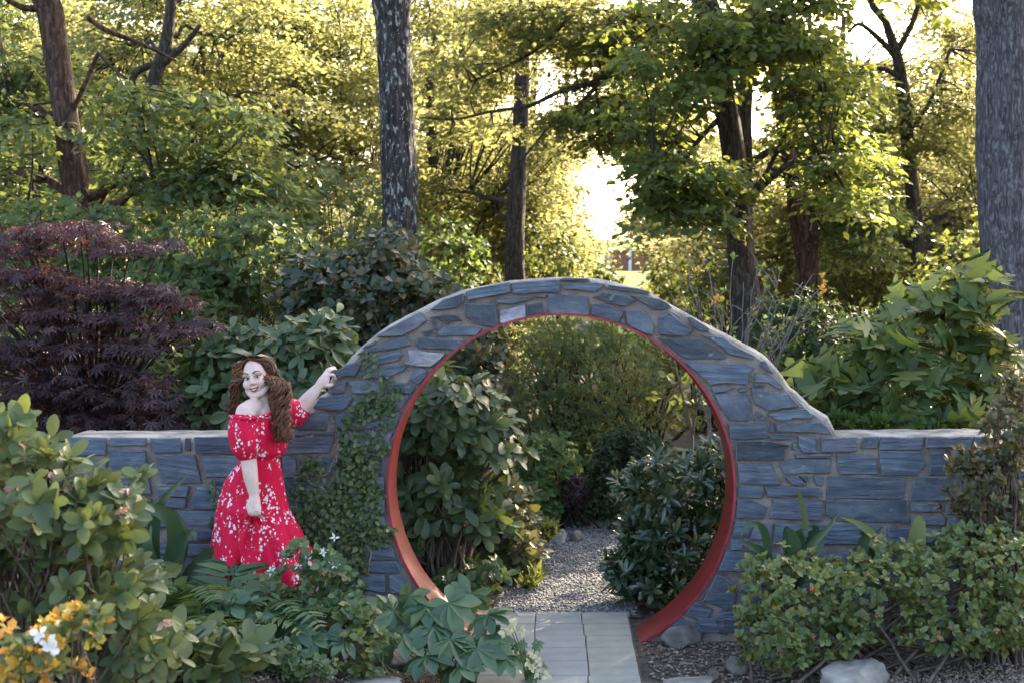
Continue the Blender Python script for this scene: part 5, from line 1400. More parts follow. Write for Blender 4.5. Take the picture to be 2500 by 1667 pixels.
def frond_mesh(seed, L=1.0, n=13, mat=None):
    rn = random.Random(seed)
    t = np.linspace(0, 1, 24)
    ry = np.sin(t * 1.15) / math.sin(1.15); rz = 0.42 * np.sin(t * 2.5) - 0.10 * t * t
    rach = np.stack([0.02 * np.sin(t * 3 + seed), ry * 0.92, rz], -1) * L
    mb = MB(); tube(mb, rach, np.linspace(.006, .002, 24), 4, cap=False)
    M, pos, rr = [], [], []
    tp = tpl_oval(0.13, 0.03, 0.22, rows=((0.12, 1.0), (0.55, .8)))
    for k in range(n):
        u = 0.2 + 0.78 * k / (n - 1); i_ = int(u * 23); p = rach[i_]; td = nrm(rach[min(23, i_ + 1)] - rach[max(0, i_ - 1)])
        ln = L * 0.30 * math.sin(math.pi * (0.22 + 0.74 * (1 - (1 - u) ** 1.2) ** 1.0)) ** 0.8 + 0.03
        for sgn in (-1, 1):
            d = np.array([sgn * 1.0, 0, 0]) + td * (0.35 + rn.uniform(-.1, .1)) + np.array([0, 0, rn.uniform(-.1, .15)])
            nn = np.cross(np.array([sgn, 0, 0.0]), td) * sgn
            M.append(frames(d[None], nn[None], np.array([ln]))[0]); pos.append(p); rr.append(rn.random())
    mb.many(tp[0], tp[1], np.array(M), np.array(pos), rr)
    return mesh_np('frond', np.vstack(mb.v), np.vstack(mb.f), mat, False, np.concatenate(mb.r))
FR = [frond_mesh(k, 1.0, 13, M_L_FERN) for k in range(4)]
def fern(label, px, yb, n, L, lean=0.0, z0=0.0):
    s = sc_at(yb); bx = (px - VPX) / s
    base = (bx, yb, hgt(bx, yb) + z0)
    root = thing('holly_fern', label, 'fern', base, 'holly ferns in the left bed')
    for k in range(n):
        o = obj('frond', FR[k % 4], root)
        a = k / n * 6.28 + random.uniform(-.3, .3)
        o.rotation_euler = (random.uniform(0.15, 0.75), random.uniform(-.2, .2), a)
        sc_ = L * random.uniform(0.75, 1.15); o.scale = (sc_, sc_, sc_)
fern('arching holly fern at the hem of the red dress', 540, -0.78, 16, 0.62)
fern('holly fern between the strap leaved clump and the dress', 440, -0.85, 14, 0.60)
fern('holly fern with ladder like fronds under the dress', 560, -1.2, 14, 0.50)
fern('holly fern beside the white flowered azalea', 655, -0.95, 14, 0.52)
fern('small holly fern at the rear of the left bed', 490, -1.1, 12, 0.52)

def white_extra(root, base, T, D):
    for a, b_, sz in [(818, 1312, .04), (788, 1347, .035), (752, 1365, .045), (820, 1378, .04), (660, 1393, .04), (730, 1380, .03)]:
        p = np.array([*P(a, b_, -0.98)]); k = int(np.argmin(np.linalg.norm(T - p, axis=1)))
        mb = MB(); tube(mb, bez(T[k], (T[k] + p) / 2, p, 4), [.002] * 4, 4, cap=False); mb.build('flower_stalk', M_STEM_G, root, True, base, rnd=False)
        flower(root, base, p, (random.uniform(-.6, .6), -1, .4), M_L_WHITE, sz, 5, (45, 85), 'flower', T_NARROW)
    for a, b_ in [(715, 1410), (690, 1440), (800, 1400), (795, 1420), (780, 1430), (790, 1460), (820, 1400)]:
        p = np.array([*P(a, b_, -0.98)]); k = int(np.argmin(np.linalg.norm(T - p, axis=1)))
        flower(root, base, T[k] * .4 + p * .6, (random.uniform(-.6, .6), -.3, -1), M_L_SPENT, 0.04, 4, (5, 25), 'flower', T_NARROW)
shrub('white_azalea', 'small leaved azalea with a few white star flowers before the dress hem', 'shrub', 760, -0.8,
      [(735, 1345, 50, 30, -1.0, -0.75, 20), (790, 1390, 60, 50, -1.0, -0.7, 30), (720, 1430, 80, 50, -1.05, -0.75, 36), (850, 1480, 90, 60, -1.05, -0.7, 56), (780, 1510, 100, 50, -1.1, -0.75, 50)],
      T_ROUND_S, 0.052, 6, (40, 90), M_L_FERN, 300, stems=0.3, rad=0.006, extra=white_extra)

# hellebores
T_HL = tpl_oval(0.22, 0.07, 0.2, rows=((0.2, .55), (0.45, 1.0), (0.7, .95), (0.9, .5)))
def hell_leaf(seed, mat):
    rn = random.Random(seed); mb = MB()
    n = 8
    a = np.radians(np.linspace(-130, 130, n) + np.array([rn.uniform(-8, 8) for _ in range(n)]))
    d = np.stack([np.sin(a), np.cos(a), np.full(n, -0.12)], -1)
    L = np.array([rn.uniform(0.8, 1.1) for _ in range(n)]) * (1 - 0.25 * np.abs(np.linspace(-1, 1, n)))
    M = frames(d, np.tile((0, 0, 1.0), (n, 1)) + RNG.normal(size=(n, 3)) * 0.15, L)
    mb.many(T_HL[0], T_HL[1], M, np.zeros((n, 3)), RNG.random(n))
    return mesh_np('leaf', np.vstack(mb.v), np.vstack(mb.f), mat, True, np.concatenate(mb.r))
HLM = [hell_leaf(k, M_L_HELL) for k in range(5)]
def hellebore(label, px, yb, leaves, size, flowers=()):
    s = sc_at(yb); bx = (px - VPX) / s; base = np.array([bx, yb, hgt(bx, yb)])
    root = thing('hellebore', label, 'plant', tuple(base))
    mb = MB()
    for k, (a, b_, dy, sc_) in enumerate(leaves):
        p = np.array([*P(a, b_, yb + dy)]); out_ = p - base
        n = nrm(np.array([out_[0] * 0.9, -0.95 + dy * 1.0, 0.75]) + RNG.normal(size=3) * 0.12)
        d = nrm(np.array([out_[0], -0.35 + dy * 2, -0.25]) + RNG.normal(size=3) * 0.2)
        m_ = frames(d[None], n[None], np.array([size * sc_]))[0]
        o = obj('leaf', HLM[k % 5], root)
        q = p - base
        o.matrix_basis = Matrix([list(m_[0]) + [q[0]], list(m_[1]) + [q[1]], list(m_[2]) + [q[2]], [0, 0, 0, 1]])
        tube(mb, bez(base, base * .4 + p * .6 + (0, 0, .05), p, 6), np.linspace(.006, .004, 6), 5, cap=False)
    mb.build('stalk', M_STEM_G, root, True, base, rnd=False)
    for a, b_ in flowers:
        p = np.array([*P(a, b_, yb - .12)])
        mb = MB(); tube(mb, bez(base, base * .5 + p * .5 + (0, 0, .08), p, 6), np.linspace(.004, .002, 6), 5, cap=False); mb.build('flower_stalk', M_STEM_G, root, True, base, rnd=False)
        flower(root, base, p, (random.uniform(-.8, .8), -.8, -.2), M_L_CREAM, 0.036, 5, (45, 80), 'flower', T_ROUND_S)
hellebore('big hellebore with broad fingered leaves at the left edge of the paving', 1090, -0.92,
          [(1100, 1560, -.16, 1.05), (985, 1545, -.12, 1.0), (1165, 1580, -.2, 1.0), (1095, 1470, -.02, 1.0), (1040, 1480, 0, .95), (1190, 1500, -.02, .9), (960, 1490, .02, .95), (1120, 1625, -.25, .85), (1040, 1600, -.22, .9), (1230, 1600, -.15, .85), (1000, 1455, .08, .9), (930, 1560, -.1, .8), (1150, 1450, .08, .8), (1060, 1530, -.1, .9), (1200, 1560, -.12, .8)], 0.20)
hellebore('hellebore with pale cream flowers trailing on the paving', 1290, -1.0,
          [(1285, 1600, 0, .6), (1300, 1640, -.05, .6), (1265, 1570, 0, .6), (1310, 1570, .02, .45), (1330, 1620, 0, .4)], 0.11,
          [(1245, 1535), (1233, 1545), (1275, 1540), (1252, 1530), (1300, 1600), (1320, 1615), (1298, 1630), (1335, 1650), (1310, 1640), (1290, 1615)])
hellebore('grey green hellebore rosette behind the plant tag', 720, -1.2, [(720, 1530, -.05, 1), (690, 1560, -.08, .9), (760, 1560, -.05, .9), (700, 1500, .02, .8), (740, 1500, .05, .8), (800, 1545, -.02, .9), (840, 1565, -.05, .8)], 0.15)
def herb(label, px, yb, blobs, tpl, leaf, nper, mat, n_obj, ang=(45, 85), name='bed_plant', extra=None):
    shrub(name, label, 'plant', px, yb, blobs, tpl, leaf, nper, ang, mat, n_obj, stems=0.15, stem_mat=M_STEM_G, rad=0.005, upb=0.9, extra=extra)
herb('pale rosettes of long smooth leaves in the near left bed', 470, -1.75, [(450, 1590, 90, 60, -2.0, -1.5, 9), (540, 1610, 80, 50, -2.0, -1.5, 9), (430, 1660, 90, 30, -2.1, -1.7, 7)], T_RHODO, 0.19, 6, M_L_RHOD_F, 150, (25, 70))
herb('small leaved groundcover between the rosettes and the paving rocks', 700, -1.4, [(640, 1600, 100, 45, -1.7, -1.2, 130), (740, 1640, 100, 40, -1.7, -1.2, 120), (590, 1560, 60, 30, -1.6, -1.2, 50)], T_OVAL_S, 0.045, 6, M_L_FERN, 300)
herb('soft green seedlings around the plant tag', 880, -1.15, [(890, 1560, 60, 40, -1.3, -1.0, 30), (860, 1500, 70, 30, -1.2, -.9, 34), (880, 1630, 40, 25, -1.3, -1.1, 14)], T_ROUND_S, 0.055, 5, M_L_AZA, 200)
herb('low broad leaves beside the hellebore rosette', 620, -1.0, [(610, 1510, 80, 50, -1.3, -.9, 30), (560, 1500, 60, 40, -1.3, -1.0, 22)], T_OVAL, 0.1, 5, M_L_HELL, 200)
herb('dark groundcover at the wall foot behind the hellebore', 870, -0.35, [(880, 1490, 80, 30, -.5, -.2, 60), (760, 1470, 80, 40, -.5, -.2, 60), (620, 1480, 100, 40, -.6, -.2, 70)], T_ROUND_S, 0.05, 5, M_L_FIG, 120)
# the bed between path and bronzed bush
herb('dry grassy tuft beside the gravel', 1270, 1.6, [(1290, 1420, 30, 20, 1.3, 1.8, 18), (1320, 1300, 40, 20, 2.6, 3.2, 26)], T_NARROW, 0.11, 8, M_L_LACE, 0, (8, 50), 'grass_tuft')
# ------------------------------------------------------------------ the woman
def woman():
    base = np.array([*P(612, 1200, -0.36)]); base[2] = hgt(base[0], -0.36)
    root = thing('person', 'person with long curly auburn hair in a red floral dress touching the arch', 'person', tuple(base))
    # ---- skin and other colours
    m, nt, b = new_mat('skin')
    tc = N(nt, 'ShaderNodeTexCoord'); nz = N(nt, 'ShaderNodeTexNoise'); nz.inputs['Scale'].default_value = 14
    nt.links.new(tc.outputs['Object'], nz.inputs[0])
    r = ramp(nt, [(0.3, (0.66, 0.45, 0.385)), (0.7, (0.74, 0.54, 0.475))]); nt.links.new(nz.outputs[0], r.inputs[0]); nt.links.new(r.outputs[0], b.inputs['Base Color'])
    b.inputs['Roughness'].default_value = 0.48; b.inputs['Specular IOR Level'].default_value = 0.4
    b.inputs['Subsurface Weight'].default_value = 0.12; b.inputs['Subsurface Radius'].default_value = (0.02, 0.008, 0.005); b.inputs['Subsurface Scale'].default_value = 0.4
    M_SKIN = m
    m, nt, b = new_mat('auburn hair')
    f = rnd_node(nt); r = ramp(nt, [(0, (0.03, 0.010, 0.006)), (0.45, (0.085, 0.028, 0.012)), (0.8, (0.18, 0.065, 0.024)), (1, (0.36, 0.15, 0.055))])
    nt.links.new(f, r.inputs[0]); nt.links.new(r.outputs[0], b.inputs['Base Color']); b.inputs['Roughness'].default_value = 0.4; b.inputs['Specular IOR Level'].default_value = 0.5
    M_HAIR = m
    # red cloth with scattered white blossom sprays
    m, nt, b = new_mat('red floral cloth')
    tc = N(nt, 'ShaderNodeTexCoord')
    wn_ = N(nt, 'ShaderNodeTexNoise'); wn_.inputs['Scale'].default_value = 60; nt.links.new(tc.outputs['Object'], wn_.inputs[0])
    wv = N(nt, 'ShaderNodeVectorMath', op='MULTIPLY_ADD'); wv.inputs[1].default_value = (0.012, 0.012, 0.012); nt.links.new(wn_.outputs['Color'], wv.inputs[0]); nt.links.new(tc.outputs['Object'], wv.inputs[2])
    vo = N(nt, 'ShaderNodeTexVoronoi'); vo.inputs['Scale'].default_value = 50; nt.links.new(wv.outputs[0], vo.inputs[0])
    pet = ramp(nt, [(0.38, (1, 1, 1)), (0.46, (0, 0, 0))]); nt.links.new(vo.outputs['Distance'], pet.inputs[0])
    mp = N(nt, 'ShaderNodeMapping'); mp.inputs['Scale'].default_value = (17, 17, 9); nt.links.new(tc.outputs['Object'], mp.inputs[0])
    cl = N(nt, 'ShaderNodeTexNoise'); cl.inputs['Scale'].default_value = 1; cl.inputs['Detail'].default_value = 3; cl.inputs['Roughness'].default_value = 0.65; nt.links.new(mp.outputs[0], cl.inputs[0])
    cr_ = ramp(nt, [(0.515, (0, 0, 0)), (0.55, (1, 1, 1))]); nt.links.new(cl.outputs[0], cr_.inputs[0])
    mu = N(nt, 'ShaderNodeMath', op='MULTIPLY'); nt.links.new(pet.outputs[0], mu.inputs[0]); nt.links.new(cr_.outputs[0], mu.inputs[1])
    # dark purple outline round the blossoms
    cr2 = ramp(nt, [(0.50, (0, 0, 0)), (0.54, (1, 1, 1))]); nt.links.new(cl.outputs[0], cr2.inputs[0])
    sh = ramp(nt, [(0.46, (0, 0, 0)), (0.5, (1, 1, 1)), (0.6, (0, 0, 0))]); nt.links.new(vo.outputs['Distance'], sh.inputs[0])
    mu2 = N(nt, 'ShaderNodeMath', op='MULTIPLY'); nt.links.new(sh.outputs[0], mu2.inputs[0]); nt.links.new(cr2.outputs[0], mu2.inputs[1])
    mu3 = N(nt, 'ShaderNodeMath', op='MULTIPLY'); mu3.inputs[1].default_value = 0.55; nt.links.new(mu2.outputs[0], mu3.inputs[0])
    x1 = N(nt, 'ShaderNodeMixRGB'); x1.inputs[1].default_value = (0.62, 0.004, 0.045, 1); x1.inputs[2].default_value = (0.16, 0.01, 0.07, 1); nt.links.new(mu3.outputs[0], x1.inputs[0])
    x2 = N(nt, 'ShaderNodeMixRGB'); x2.inputs[2].default_value = (0.78, 0.68, 0.70, 1); nt.links.new(mu.outputs[0], x2.inputs[0]); nt.links.new(x1.outputs[0], x2.inputs[1])
    nt.links.new(x2.outputs[0], b.inputs['Base Color']); b.inputs['Roughness'].default_value = 0.75; b.inputs['Specular IOR Level'].default_value = 0.25
    b.inputs['Sheen Weight'].default_value = 0.0
    M_DRESS = m
    M_LIP = flat('dark red lipstick', (0.16, 0.012, 0.025), 0.35, 0.5)
    M_TEETH = flat('teeth', (0.8, 0.77, 0.72), 0.3, 0.5)
    M_EYE = flat('eye white', (0.72, 0.7, 0.7), 0.25, 0.5)
    M_IRIS = flat('iris', (0.035, 0.04, 0.06), 0.15, 0.6)
    M_BROW = flat('brow and lashes', (0.04, 0.018, 0.012), 0.7, 0.2)
    M_NAIL = flat('red nail polish', (0.6, 0.01, 0.02), 0.2, 0.6)
    M_GOLD = flat('gold', (0.75, 0.5, 0.2), 0.25, 0.5, metal=1.0)
    M_SHOE = flat('tan sandal', (0.25, 0.13, 0.07), 0.5, 0.4)

    bm = bmesh.new()
    def ball(c, r, sc=(1, 1, 1), rot=None, sub=3):
        g = bmesh.ops.create_icosphere(bm, subdivisions=sub, radius=1.0)
        R = rot if rot is not None else np.eye(3)
        for v in g['verts']:
            p = np.array(v.co) * np.array(sc) * r
            v.co = Vector(R @ p + np.asarray(c))
    def limb(pts, rad, k=10):
        q = smooth_poly(np.array([(*p, r_) for p, r_ in zip(pts, rad)]), k)
        mb = MB(); tube(mb, q[:, :3], q[:, 3], 14)
        V, F = mb.v[0], mb.f[0]
        vs_ = [bm.verts.new(v) for v in V]
        for f_ in F:
            try: bm.faces.new([vs_[i_] for i_ in f_])
            except ValueError: pass
        ball(q[0, :3], q[0, 3], sub=2); ball(q[-1, :3], q[-1, 3], sub=2)
    def A(px, py, y): return np.array([*P(px, py, y)])

    # ---- head frame
    H = A(626, 921, -0.37)
    yaw = math.radians(5); roll = math.radians(12); pitch = math.radians(4)
    fwd = np.array([-math.sin(yaw), -math.cos(yaw), -math.sin(pitch)]); fwd = nrm(fwd)
    up = np.array([-math.sin(roll), 0, math.cos(roll)]); up = nrm(up - fwd * np.dot(up, fwd))
    rgt = np.cross(fwd, up)               # her own right hand side is -rgt seen in the picture
    HR = np.stack([rgt, fwd, up], -1)
    def hp(a, b_, c): return H + HR @ np.array([a, b_, c])
    g = bmesh.ops.create_uvsphere(bm, u_segments=40, v_segments=28, radius=1.0)
    for v in g['verts']:
        a, b_, c = v.co
        x = 0.071 * a; z = 0.113 * c
        y = (0.084 if b_ > 0 else 0.095) * b_
        if c < 0:
            k = (-c) ** 1.6
            x *= 1 - 0.26 * k
            if b_ > 0: y += 0.012 * k
            else: y *= 1 - 0.55 * k
        v.co = Vector(hp(x, y, z))
    for s in (-1, 1):
        ball(hp(s * 0.038, 0.056, -0.026), 0.031); ball(hp(s * 0.011, 0.090, -0.024), 0.0085, sub=2)
        ball(hp(s * 0.073, -0.005, -0.005), 0.026, (0.35, 0.7, 1.1), HR, 2)
        limb([hp(s * 0.012, 0.078, 0.034), hp(s * 0.034, 0.075, 0.036), hp(s * 0.054, 0.058, 0.028)], [.011, .012, .010], 6)
        limb([hp(s * 0.058, 0.02, -0.06), hp(s * 0.035, 0.055, -0.088), hp(0, 0.072, -0.096)], [.020, .019, .020], 6)
    limb([hp(0, 0.081, 0.026), hp(0, 0.092, 0.004), hp(0, 0.102, -0.018)], [.009, .0095, .0125], 7)
    limb([hp(-0.022, 0.074, -0.058), hp(0, 0.083, -0.060), hp(0.022, 0.074, -0.058)], [.012, .014, .012], 7)
    ball(hp(0, 0.074, -0.094), 0.020)
    # ---- neck, shoulders, torso
    SR, SL = A(601, 1006, -0.50), A(668, 992, -0.24)
    limb([hp(0, -0.015, -0.07), A(641, 985, -0.37), A(640, 1015, -0.37)], [.050, .052, .072], 8)
    limb([A(640, 1008, -0.37), (SR + A(640, 1000, -0.37)) / 2 + (0, 0, .012), SR], [.068, .064, .060], 8)
    limb([A(640, 1008, -0.37), (SL + A(640, 1000, -0.37)) / 2 + (0, 0, .012), SL], [.068, .062, .055], 8)
    limb([A(638, 1020, -0.37), A(642, 1070, -0.37), A(634, 1120, -0.37), A(620, 1190, -0.345), A(616, 1230, -0.335)], [.12, .125, .105, .125, .12], 14)
    # right arm, hanging
    WR = A(621, 1210, -0.545)
    limb([SR, A(597, 1055, -0.51), A(606, 1112, -0.525)], [.062, .056, .049], 9)
    limb([A(606, 1112, -0.525), A(612, 1160, -0.54), WR], [.0475, .043, .029], 10)
    limb([WR, A(621, 1228, -0.55), A(621, 1238, -0.553)], [.030, .037, .036], 6)
    for k, px in enumerate((609, 617, 625, 633)):
        limb([A(px, 1236, -0.575), A(px + .5, 1250 + (k in (1, 2)) * 2, -0.585), A(px + 1, 1255 + (k in (1, 2)) * 2, -0.567), A(px + 1, 1248, -0.548)], [.0115, .0105, .0095, .009], 9)
    limb([A(609, 1224, -0.57), A(605, 1238, -0.582), A(609, 1249, -0.580)], [.013, .011, .009], 8)
    # left arm on the arch
    EL, WL = A(734, 998, -0.11), A(777, 945, -0.085)
    limb([SL, A(702, 1000, -0.17), EL], [.060, .055, .048], 9)
    limb([EL, A(752, 975, -0.10), WL], [.0485, .045, .029], 10)
    limb([WL, A(787, 931, -0.075), A(795, 918, -0.065)], [.028, .031, .026], 7)
    limb([A(785, 936, -0.085), A(795, 929, -0.08), A(800, 920, -0.065)], [.022, .022, .016], 6)
    limb([A(799, 919, -0.075), A(809, 914, -0.078), A(816, 917, -0.066), A(820, 926, -0.045)], [.0108, .0102, .0092, .0078], 10)
    limb([A(797, 912, -0.060), A(806, 904, -0.060), A(815, 901, -0.030), A(821, 902, 0.0)], [.0108, .0102, .0092, .0078], 10)
    limb([A(795, 910, -0.045), A(803, 901, -0.045), A(812, 897, -0.015), A(818, 897, 0.02)], [.0105, .0100, .009, .0076], 10)
    limb([A(792, 911, -0.035), A(798, 903, -0.035), A(806, 898, -0.01), A(812, 897, 0.02)], [.0095, .009, .008, .007], 10)
    limb([A(789, 939, -0.085), A(798, 941, -0.092), A(806, 940, -0.080), A(815, 936, -0.055)], [.015, .0125, .011, .0085], 10)
    # legs and feet
    for dx, dy in ((-0.03, -0.055), (0.04, 0.085)):
        h0 = A(614, 1225, -0.335) + (dx, dy * .8, 0); kn = np.array([h0[0] + .03, -0.335 + dy, 0.46]); an = np.array([h0[0] + .02, -0.335 + dy, base[2] + .09])
        limb([h0, (h0 + kn) / 2, kn], [.085, .075, .056], 10); limb([kn, (kn + an) / 2 + (-.015, 0, .04), an], [.056, .052, .036], 10)
        limb([an + (-.02, 0, -.045), an + (.07, -.01, -.05), an + (.16, -.02, -.065)], [.036, .034, .024], 8)
    bmesh.ops.translate(bm, verts=bm.verts, vec=Vector(-base))
    me0 = bpy.data.meshes.new('body_raw'); bm.to_mesh(me0); bm.free()
    tmp = bpy.data.objects.new('body_raw', me0); COL.objects.link(tmp)
    md = tmp.modifiers.new('r', 'REMESH'); md.mode = 'VOXEL'; md.voxel_size = 0.0050
    ms = tmp.modifiers.new('s', 'SMOOTH'); ms.factor = 0.5; ms.iterations = 3
    dg = bpy.context.evaluated_depsgraph_get()
    me = bpy.data.meshes.new_from_object(tmp.evaluated_get(dg)); me.name = 'body'
    bpy.data.objects.remove(tmp); bpy.data.meshes.remove(me0)
    me.materials.clear(); me.materials.append(M_SKIN)
    me.polygons.foreach_set('use_smooth', np.ones(len(me.polygons), dtype=bool))
    body = obj('body', me, root)

    def part(name, mat, fn, parent=root, smooth=True):
        mb = MB(); fn(mb); return mb.build(name, mat, parent, smooth, base, rnd=True)
    def ell(mb, c, r, sc=(1, 1, 1), R=HR, n=12):
        th = np.linspace(0, np.pi, n); ph = np.linspace(0, 2 * np.pi, 2 * n, endpoint=False)
        V = np.stack([np.sin(th)[:, None] * np.cos(ph), np.sin(th)[:, None] * np.sin(ph), np.cos(th)[:, None] * np.ones_like(ph)], -1).reshape(-1, 3) * np.array(sc) * r
        V = V @ np.asarray(R).T + np.asarray(c); w = 2 * n
        i_ = np.arange(n - 1)[:, None] * w; j_ = np.arange(w)[None, :]; j2 = (j_ + 1) % w
        mb.add(V, np.stack([i_ + j_, i_ + w + j_, i_ + w + j2, i_ + j2], -1).reshape(-1, 4))
    for s in (-1, 1):
        eye = part('eye', M_EYE, lambda mb: ell(mb, hp(s * 0.030, 0.0745, 0.010), 0.0125, (1.15, .8, .62)))
        part('iris', M_IRIS, lambda mb: ell(mb, hp(s * 0.030 - 0.004, 0.0825, 0.0105), 0.0066, (1, .5, .95)), eye)
        def lash(mb): tube(mb, smooth_poly([hp(s * 0.014, 0.084, 0.011), hp(s * 0.030, 0.0885, 0.019), hp(s * 0.046, 0.074, 0.014), hp(s * 0.053, 0.064, 0.017)], 10), np.linspace(.0022, .0018, 10), 5)
        part('eyelash', M_BROW, lash)
        def lash2(mb): tube(mb, smooth_poly([hp(s * 0.017, 0.083, 0.006), hp(s * 0.031, 0.086, 0.0035), hp(s * 0.045, 0.074, 0.008)], 8), .0012, 4)
        part('eyelash', M_BROW, lash2)
        def brow(mb): tube(mb, smooth_poly([hp(s * 0.013, 0.092, 0.036), hp(s * 0.030, 0.0905, 0.043), hp(s * 0.046, 0.080, 0.042), hp(s * 0.056, 0.066, 0.034)], 10), np.linspace(.0034, .0016, 10), 6)
        part('eyebrow', M_BROW, brow)
    def teeth(mb):
        u = np.linspace(-1, 1, 11)
        top = np.array([hp(0.0265 * k, 0.0955 - 0.017 * k * k, -0.0535 + 0.006 * k * k) for k in u]); bot = np.array([hp(0.0265 * k, 0.0945 - 0.017 * k * k, -0.0665 + 0.0175 * k * k) for k in u])
        V = np.vstack([top, bot]); i_ = np.arange(10); mb.add(V, np.stack([i_, i_ + 1, i_ + 12, i_ + 11], -1))
    part('teeth', M_TEETH, teeth)
    part('lip', M_LIP, lambda mb: tube(mb, smooth_poly([hp(-0.030, 0.076, -0.0455), hp(-0.012, 0.094, -0.0515), hp(0, 0.0965, -0.0525), hp(0.012, 0.094, -0.0515), hp(0.030, 0.076, -0.0455)], 16), [.0018] + [.0030] * 14 + [.0018], 6))
    part('lip', M_LIP, lambda mb: tube(mb, smooth_poly([hp(-0.030, 0.076, -0.0465), hp(-0.014, 0.092, -0.0635), hp(0, 0.0955, -0.0690), hp(0.014, 0.092, -0.0635), hp(0.030, 0.076, -0.0465)], 16), [.0018] + [.0036] * 14 + [.0018], 6))
    part('nail', M_NAIL, lambda mb: ell(mb, A(813.5, 936.5, -0.0655), 0.0075, (1.1, .6, .8), np.eye(3)))
    part('nail', M_NAIL, lambda mb: ell(mb, A(820.5, 927, -0.0525), 0.005, (.8, .5, 1.0), np.eye(3)))
    part('finger_ring', M_GOLD, lambda mb: tube(mb, np.array([A(626, 1247, -0.586) + np.array([0.0115 * math.cos(t), 0.0125 * math.sin(t), 0]) for t in np.linspace(0, 6.28, 13)]), .0018, 5))
    def ear(mb):
        c = hp(-0.078, 0.0, -0.075)
        for t in np.linspace(0, 6.28, 9)[:-1]:
            ell(mb, c + np.array([0.020 * math.cos(t), -.006, 0.022 * math.sin(t)]), 0.0045, n=5)
        tube(mb, np.array([c + np.array([0.020 * math.cos(t), -.006, 0.022 * math.sin(t)]) for t in np.linspace(0, 6.28, 15)]), .0012, 4)
    part('earring', M_GOLD, ear)

    # ---- dress
    mb = MB()
    NT = 144
    th = np.linspace(0, 2 * np.pi, NT, endpoint=False)
    # z-row table: py, left px, right px, depth half (m), y centre
    rows = [(1012, 588, 676, .165, -.37), (1016, 574, 690, .185, -.37), (1030, 572, 695, .190, -.37), (1060, 574, 698, .185, -.37), (1090, 578, 698, .175, -.37), (1104, 582, 694, .165, -.37), (1112, 588, 686, .150, -.37), (1117, 590, 682, .140, -.37), (1123, 587, 683, .142, -.37),
            (1140, 572, 686, .145, -.36), (1170, 551, 691, .155, -.345), (1210, 538, 698, .17, -.335), (1250, 531, 707, .175, -.33), (1290, 527, 727, .19, -.33), (1330, 523, 747, .205, -.33), (1370, 519, 768, .22, -.33), (1400, 515, 782, .232, -.33), (1445, 510, 790, .24, -.33)]
    R_ = np.array(rows, dtype=float)
    pyy = np.linspace(1012, 1445, 116)
    L_ = np.interp(pyy, R_[:, 0], R_[:, 1]); Rr = np.interp(pyy, R_[:, 0], R_[:, 2]); Db = np.interp(pyy, R_[:, 0], R_[:, 3]); Yc = np.interp(pyy, R_[:, 0], R_[:, 4])
    from_ = []
    hand = A(621, 1256, -0.57)
    for k, py in enumerate(pyy):
        s = sc_at(Yc[k]); cx = ((L_[k] + Rr[k]) / 2 - VPX) / s; a = (Rr[k] - L_[k]) / 2 / s; z = CAM_Z - (py - VPY) / s
        sk = max(0.0, min(1, (py - 1125) / 240.0)); to = max(0, 1 - abs(py - 1070) / 55.0)
        wv_ = np.zeros(NT)
        for n_, am, ph, sl in ((9, .007, 0.4, .006), (15, .008, 1.7, -.004), (23, .006, 3.0, .003)):
            wv_ += am * np.cos(n_ * th + ph + sl * (py - 1125))
        warp = np.array([mnoise.noise(Vector((math.cos(t) * 2.2, math.sin(t) * 2.2, py * .006))) for t in th])
        rad = 1 + sk * (wv_ * 9.0 * (0.7 + 0.9 * warp)) * (0.4 + 0.6 * sk) + to * 0.03 * np.cos(13 * th + 0.05 * py) * (0.5 + warp) + 0.05 * warp * min(1, sk + to)
        if abs(py - 1117) < 10: rad += 0.012 * np.cos(40 * th)
        X = cx + a * np.cos(th) * rad; Y = Yc[k] + Db[k] * np.sin(th) * rad
        # cloth gathered in the right hand: ridges fan out below it, a swag hangs beside it
        front = np.clip(-np.sin(th), 0, 1)
        dx = X - hand[0]; dz = hand[2] - z
        if dz > -0.02:
            fan = np.exp(-(dx / (0.05 + 0.35 * max(0, dz))) ** 2) * front * math.exp(-max(0, dz) / 0.45)
            angf = np.arctan2(dx, max(0.03, dz + .03))
            Y -= fan * (0.06 * math.exp(-max(0, dz) / 0.16) + 0.022 * np.cos(angf * 15))
        sw = np.exp(-((dx + 0.09) / 0.08) ** 2) * front * math.exp(-((dz - 0.0) / 0.05) ** 2)
        Y -= sw * 0.03
        hem = (py > 1405) * 0.012 * np.sin(7 * th + 1) * (py - 1405) / 40.0
        from_.append(np.stack([X, Y, np.full(NT, z) + hem], -1))
    V = np.vstack(from_); n = len(pyy)
    i_ = np.arange(n - 1)[:, None] * NT; j_ = np.arange(NT)[None, :]; j2 = (j_ + 1) % NT
    mb.add(V, np.stack([i_ + j_, i_ + NT + j_, i_ + NT + j2, i_ + j2], -1).reshape(-1, 4))
    # close the chest under the neckline a little inside the skin
    top = from_[0]; c0 = top.mean(0) - (0, 0, .03)
    mb.add(np.vstack([top, c0]), np.stack([np.arange(NT), (np.arange(NT) + 1) % NT, np.full(NT, NT)], -1))
